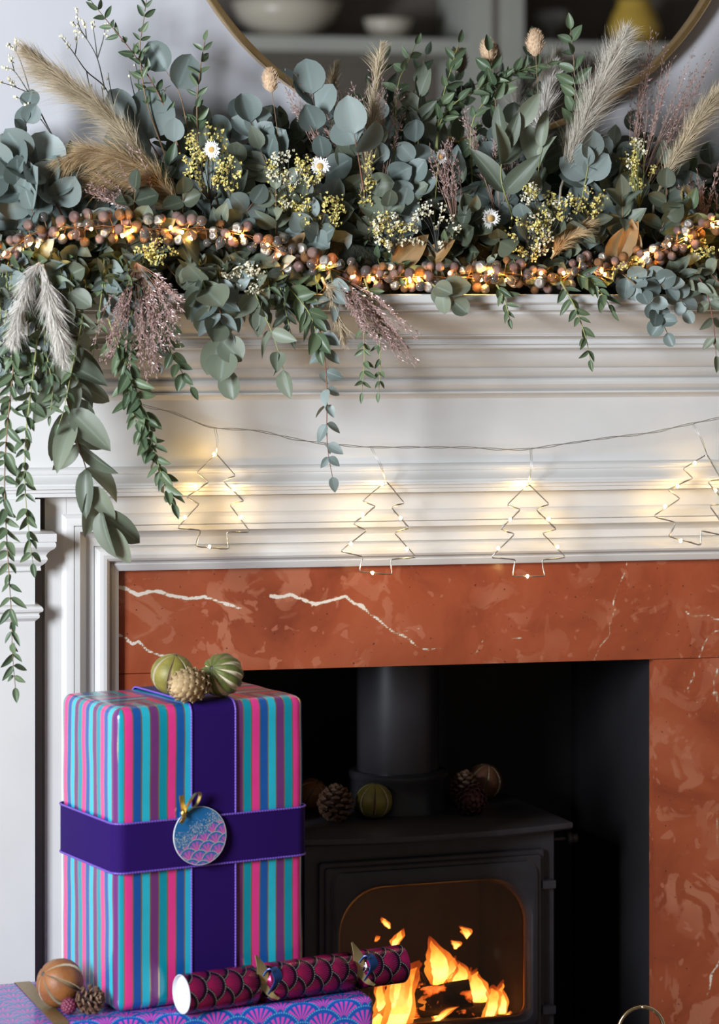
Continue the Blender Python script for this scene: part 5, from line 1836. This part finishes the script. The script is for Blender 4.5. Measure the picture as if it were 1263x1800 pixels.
statice((1125, 400), (1120, 285), 34, 44, 16, (-.13, -.15), MX, 'green white statice behind the slim end plume', 10, stemmat='stem_green')
statice((1220, 430), (1240, 430), 34, 26, 10, (-.2, -.235), YW, 'yellow statice beside the last berries', 11)
statice((1120, 440), (1110, 475), 42, 20, 9, (-.2, -.25), YW, 'yellow statice hanging below the berries', 12)
statice((255, 410), (270, 445), 40, 26, 11, (-.2, -.25), YW, 'yellow statice hanging above the drooping pink grass', 13)
statice((420, 440), (430, 495), 46, 32, 18, (-.2, -.26), WW, 'cream statice hanging below the berries', 14)
statice((645, 400), (645, 310), 20, 40, 7, (-.17, -.2), YW, 'thin yellow statice in front of the centre plume', 15)


def twig(paths, Y, label, seed, r=.0015, fl=9):
    """dark branching twig with dried florets at the tips; paths are pixel lines, first one the main stem"""
    random.seed(seed)
    b3 = P(*paths[0][0], Y)
    t = thing('dried_twig', label, 'twig', b3)
    m, F_ = MB(), MB()
    for q in rooted(b3): m.tube([q - b3, Vector((0, 0, 0))], r, 6)
    for k, pl in enumerate(paths):
        pth = smooth_path([P(x, y, Y + .012 * math.sin(k * 2.1 + i)) - b3 for i, (x, y) in enumerate(pl)], 5)
        r1 = r * (1 if k == 0 else .72)
        m.tube(pth, [r1 * (1 - .55 * i / (len(pth) - 1)) for i in range(len(pth))], 6)
        for q in range(fl):
            i = len(pth) - 1 - int(random.random() ** 2 * 5)
            c = pth[max(0, i)] + Vector([random.gauss(0, .0022) for _ in range(3)])
            F_.ball(c, .0022 * random.uniform(.6, 1.1), .0020, .0030 * random.uniform(.7, 1.1), 6, 4)
    m.build('branches', M['twig'], t, smooth=True)['kind'] = 'stuff'
    F_.build('florets', M['statice_w'], t)['kind'] = 'stuff'


twig([[(205, 260), (195, 183), (183, 152), (152, 125), (128, 91), (107, 64)], [(183, 152), (171, 103), (152, 68), (128, 39)], [(171, 103), (167, 70), (162, 40)], [(132, 95), (135, 75), (134, 55)], [(152, 68), (150, 50), (148, 38)],
      [(171, 103), (181, 70), (186, 42)], [(152, 125), (157, 150), (164, 170)], [(152, 68), (140, 48), (134, 18)]], -.07, 'dark forked twig with dried florets against the white wall', 1)
twig([[(130, 320), (90, 235), (55, 171), (29, 154), (0, 144)], [(55, 171), (42, 125), (28, 90), (12, 77)], [(50, 162), (25, 125), (4, 118)], [(28, 90), (29, 80), (28, 72)], [(25, 125), (22, 112), (20, 104)], [(90, 235), (60, 195), (30, 170)], [(29, 154), (22, 145), (18, 138)]],
     -.075, 'dark forked twig behind the long beige plume', 2)
twig([[(262, 270), (246, 185), (243, 140), (238, 112)], [(240, 183), (231, 145), (227, 124)], [(200, 183), (193, 150), (190, 128)], [(246, 185), (268, 168), (300, 150)], [(182, 180), (180, 160), (178, 152)]], -.07, 'bare dark twig beside the red stemmed sprig', 3, fl=1)


def daisy(c, Y, r, label, seed, mat='petal', tilt=(0, 0, .2), n=22):
    random.seed(seed)
    p = P(c[0], c[1], Y)
    nrm = (CAMV + Vector(tilt)).normalized()
    t = thing('daisy', label, 'flower', M=Matrix.Translation(p) @ frame(UP, nrm))
    m = MB()
    for ring_, (k0, rr, lift) in enumerate(((n, 1.0, .12), (n - 6, .78, .32))):
        for k in range(k0):
            a = 2 * PI * (k + .5 * ring_) / k0 + random.uniform(-.08, .08)
            l = r * rr * random.uniform(.85, 1.08)
            w = r * .13
            ca_, sa_ = math.cos(a), math.sin(a)
            def pt(d, s, z): return (d * ca_ - s * sa_, d * sa_ + s * ca_, z)
            m.add([pt(r * .2, -w * .5, 0), pt(r * .2, w * .5, 0), pt(l * .7, w, l * lift * .5), pt(l * .7, -w, l * lift * .5), pt(l, 0, l * lift), pt(l * .6, 0, l * lift * .3)], [(0, 1, 5), (1, 2, 5), (2, 4, 5), (4, 3, 5), (3, 0, 5)])
    m.build('petals', M[mat], t)['kind'] = 'stuff'
    MB().ball((0, 0, r * .06), r * .33, r * .33, r * .18, 12, 8).build('flower_eye', M['eye'], t, smooth=True)
    iv_ = (Matrix.Translation(p) @ frame(UP, nrm)).inverted()
    MB().tube(smooth_path([Vector((0, 0, 0)), iv_ @ (p + Vector((0, .03, -.03))), iv_ @ Vector((p.x, -.13, SH + .07))], 5), .0009, 5).build('stem', M['stem_green'], t)


daisy((562, 292), -.21, .0175, 'open white daisy between the yellow statice and centre plume', 1)
daisy((372, 263), -.20, .0165, 'drooping white daisy over the yellow green statice', 2, tilt=(-.5, 0, -.3))
daisy((862, 384), -.215, .0185, 'little white daisy among the grey leaves', 3, tilt=(.4, 0, .9))
daisy((1203, 342), -.20, .020, 'cream strawflower below the slim end plume', 4, 'petal_y', tilt=(1.0, 0, -.2))
daisy((775, 275), -.19, .014, 'small pink white daisy in front of the mirror post', 5, tilt=(.6, 0, .4))


def bunny(c, foot, Y, L, label, seed):
    random.seed(seed)
    p, f = P(c[0], c[1], Y), P(foot[0], foot[1], Y - .03)
    t = thing('bunny_tail_grass', label, 'dried grass', f)
    ax = (p - f).normalized()
    MB().tube(smooth_path([Vector((0, 0, 0)), (p - f) * .5 + Vector((.004, 0, 0)), p - f], 5), .0006, 5).build('stem', M['stem_brown'], t)
    vs, fs = [], []
    R = L * .34
    for k in range(900):
        q = random.random()
        z = (q - .5) * L
        rr = R * math.sqrt(max(0.02, 1 - (2 * q - 1) ** 2)) * random.uniform(.3, 1)
        u = ax.orthogonal().normalized(); w = ax.cross(u)
        a = random.random() * 2 * PI
        rad = u * math.cos(a) + w * math.sin(a)
        s = p - f + ax * z + rad * rr
        d = (rad * .7 + ax * .9).normalized() * .006
        sd = d.cross(CAMV).normalized() * .0004
        b = len(vs)
        vs += [s - sd, s + sd, s + d]
        fs.append((b, b + 1, b + 2))
    mb = MB().add(vs, fs)
    h = mb.build('fluffy_head', M['bunny'], t)
    h['kind'] = 'stuff'
    core = MB().lathe([(R * .85 * math.sqrt(max(.01, 1 - (2 * q - 1) ** 2)), (q - .5) * L) for q in [i / 8 for i in range(9)]], 12, Matrix.Translation(p - f) @ Vector((0, 0, 1)).rotation_difference(ax).to_matrix().to_4x4())
    core.build('seed_head', M['bunny'], t, smooth=True)


bunny((475, 142), (505, 425), -.11, .040, 'bunny tail in front of the mirror rim', 1)
bunny((940, 76), (950, 425), -.10, .046, 'tallest bunny tail in front of the mirror', 2)
bunny((858, 90), (880, 425), -.06, .042, 'pale bunny tail behind the olive leaves', 3)

# ================================================================== berry light string
def mat_berry(name, col, rough, metal, trans, glit=0.0):
    m, nt, b = newmat(name, col, rough, metal, Transmission_Weight=trans, IOR=1.4)
    if glit:
        g = vor(nt, 900, out='Color')
        c = ramp(nt, S(nt, g.k), [(0.35, tuple(x * .55 for x in col)), (0.75, tuple(min(1, x * 1.5) for x in col))])
        nt.links.new(c, b.inputs['Base Color'])
        bump(nt, b, vor(nt, 900), 0.5, 0.0008)
    return m


BM_ = [mat_berry('clear_berry', (0.95, 0.86, 0.80), .05, 0, .92), mat_berry('rose_berry', (0.52, 0.33, 0.28), .10, .2, .5, 1), mat_berry('silver_berry', (0.74, 0.64, 0.57), .14, .75, 0, 1),
       mat_berry('amber_berry', (0.66, 0.32, 0.13), .12, .1, .65, 1), mat_berry('mauve_berry', (0.36, 0.22, 0.20), .10, .25, .4, 1)]
berry_meshes = [MB().ball((0, 0, 0), 1, 1, 1.04, 12, 8).mesh('berry', m, True) for m in BM_]
drop_mesh = MB().lathe([(.05, -1.7), (.35, -1.2), (.75, -.6), (1, 0), (.9, .55), (.5, .88), (.05, 1)], 12).mesh('berry', BM_[0], True)
BP = [(-30, 470), (10, 448), (45, 418), (90, 402), (150, 400), (220, 398), (290, 405), (350, 402), (420, 410), (465, 428), (520, 455), (570, 470), (620, 482), (680, 488), (740, 488), (800, 488), (860, 484),
      (905, 482), (950, 492), (985, 492), (1020, 470), (1060, 474), (1110, 462), (1160, 440), (1200, 420), (1235, 398), (1275, 385)]
bpath, BLn = resample(smooth_path([P(x, y, -.232) for x, y in BP], 6), 260)
bs = thing('berry_light_string', 'string of clear and rose glass berries with warm fairy lights along the mantel', 'string lights', bpath[0])
b0 = bpath[0].copy()
random.seed(21)
for ph in (0, PI):
    MB().tube([p - b0 + Vector((0, math.cos(i * .5 + ph), math.sin(i * .5 + ph))) * .0022 for i, p in enumerate(bpath)], .0008, 5).build('wire', M['copper_wire'], bs, smooth=True)
placed = []
tries = 0
while len(placed) < 285 and tries < 9000:
    tries += 1
    i = random.randrange(260)
    i = min(259, max(0, int(round(i / 5) * 5 + random.gauss(0, 2.2))))
    r = random.uniform(.0068, .0100)
    a = random.random() * 2 * PI
    q = .0245 * math.sqrt(random.random())
    p = bpath[i] + Vector((random.uniform(-.006, .006), q * math.cos(a) * .8, q * math.sin(a)))
    p.z = max(p.z, SH + r)
    if any((p - pp).length < (r + rr) * .78 for pp, rr in placed):
        continue
    placed.append((p, r))
    me = drop_mesh if random.random() < .05 else random.choices(berry_meshes, (3, 3, 2, 2.2, 2))[0]
    if me is drop_mesh: p.z = max(p.z, SH + r * 1.7)
    o = link('berry', me, bs)
    o.location = p - b0
    o.scale = (r, r, r)
    o.rotation_euler = (random.uniform(-1, 1), random.uniform(-1, 1), random.uniform(0, 6))
stm = MB()
for p, r in placed:
    j = min(range(0, 260, 3), key=lambda k: (bpath[k] - p).length)
    stm.tube([bpath[j] - b0, p - b0], .0006, 3, caps=False)
stm.build('berry_stems', M['copper_wire'], bs)['kind'] = 'stuff'
bulb_m = MB().lathe([(.2, -1.2), (.8, -.5), (1, .1), (.7, .8), (.1, 1.1)], 8).mesh('bulb', M['led_b'], True)
for x, y in [(8, 446), (52, 428), (66, 432), (110, 415), (160, 402), (215, 415), (232, 405), (300, 400), (320, 408), (335, 418), (405, 418), (425, 415), (490, 448), (470, 430), (568, 470), (580, 462), (655, 490), (720, 494), (735, 490), (790, 480), (820, 497), (845, 492), (890, 492),
             (990, 480), (1055, 476), (1062, 482), (1138, 446), (1130, 452), (1175, 430), (1205, 420), (1252, 396), (1262, 392), (620, 486), (860, 478), (950, 480)]:
    o = link('bulb', bulb_m, bs, P(x, y, -.243) - b0)
    o.scale = (.0026,) * 3

# ================================================================== tree fairy lights on the frieze
YS = -.094
cord_px = [(238, 706), (262, 716), (300, 724), (340, 740), (376, 752), (450, 757), (520, 772), (575, 780), (650, 786), (740, 786), (830, 787), (880, 790), (930, 789), (1000, 779), (1080, 768), (1140, 761), (1200, 748), (1275, 732)]
c3 = [P(x, y, YS) for x, y in cord_px]
tl_ = thing('tree_string_lights', 'silver wire string lights with four little tree outlines across the frieze', 'string lights', c3[0])
t0 = c3[0].copy()
cp, _ = resample(smooth_path(c3, 8), 200)
random.seed(4)
for ph in (0, PI):
    MB().tube([p - t0 + Vector((0, math.cos(i * .33 + ph), math.sin(i * .33 + ph))) * (.0014 + .0012 * noise.noise(Vector((i * .07, ph, 0)))) for i, p in enumerate(cp)], .00062, 5).build('cord', M['steel_wire'], tl_, smooth=True)
zo = lambda lst, s, ox, oy: [(ox + x / s, oy + y / s) for x, y in lst]
TREES = [
    (zo([(263, 47), (172, 133), (228, 177), (125, 248), (185, 278), (82, 390), (190, 400), (168, 475), (320, 487), (312, 408), (420, 408), (322, 280), (392, 265), (293, 172), (352, 148)], 2.631, 280, 780),
     zo([(252, 48), (168, 197), (345, 210), (118, 340), (378, 340), (232, 475)], 2.631, 280, 780), (376, 752)),
    (zo([(1048, 172), (940, 265), (1000, 290), (895, 370), (958, 402), (835, 497), (940, 522), (922, 590), (1075, 605), (1070, 535), (1188, 525), (1083, 410), (1155, 390), (1070, 293), (1132, 275)], 2.631, 280, 780),
     zo([(1030, 185), (940, 328), (1115, 345), (885, 463), (1145, 487), (985, 597)], 2.631, 280, 780), (650, 786)),
    (zo([(350, 247), (247, 348), (313, 370), (215, 465), (285, 487), (170, 600), (288, 610), (272, 690), (428, 690), (415, 612), (530, 600), (415, 483), (485, 465), (385, 370), (450, 345)], 2.728, 800, 760),
     zo([(330, 255), (262, 418), (448, 415), (205, 555), (490, 550), (345, 690)], 2.728, 800, 760), (931, 789)),
    (zo([(1205, 105), (1090, 175), (1138, 220), (1018, 275), (1078, 318), (947, 402), (1055, 432), (1022, 500), (1175, 542), (1178, 470), (1330, 508), (1215, 350), (1300, 345), (1208, 237), (1272, 225)], 2.728, 800, 760),
     zo([(1148, 147), (1065, 257), (1005, 355), (1080, 520), (1247, 278), (1300, 480)], 2.728, 800, 760), (1215, 745)),
]
led_m = MB().lathe([(.25, -1.3), (.85, -.5), (1, .2), (.7, .9), (.1, 1.2)], 10).mesh('bulb', M['led'], True)
for out, bulbs, hook in TREES:
    q = [P(x, y, YS) - t0 for x, y in out]
    o = q + [q[0]]
    fine = []
    for a, b in zip(o, o[1:]):
        for k in range(6):
            fine.append(a.lerp(b, .06 + .88 * k / 5))
    fine.append(fine[0])
    tr_ = MB().tube(fine, .0011, 6).build('tree_frame', M['steel_wire'], tl_, smooth=True)
    den, L = resample(fine, 120)
    MB().tube([p + Vector((math.sin(i * 1.1), math.cos(i * 1.1), math.sin(i * .9)) ) * .0013 for i, p in enumerate(den)], .00045, 4).build('light_wire', M['steel_wire'], tr_, smooth=True)
    hk = P(*hook, YS) - t0
    for dx_ in (0, .003):
        MB().tube([hk + Vector((dx_, 0, 0)), hk.lerp(q[0], .5) + Vector((dx_ + .002, -.002, 0)), q[0]], .0005, 4).build('drop_wire', M['steel_wire'], tr_, smooth=True)
    for x, y in bulbs:
        ob = link('bulb', led_m, tr_, P(x, y, YS - .002) - t0)
        ob.scale = (.0023,) * 3
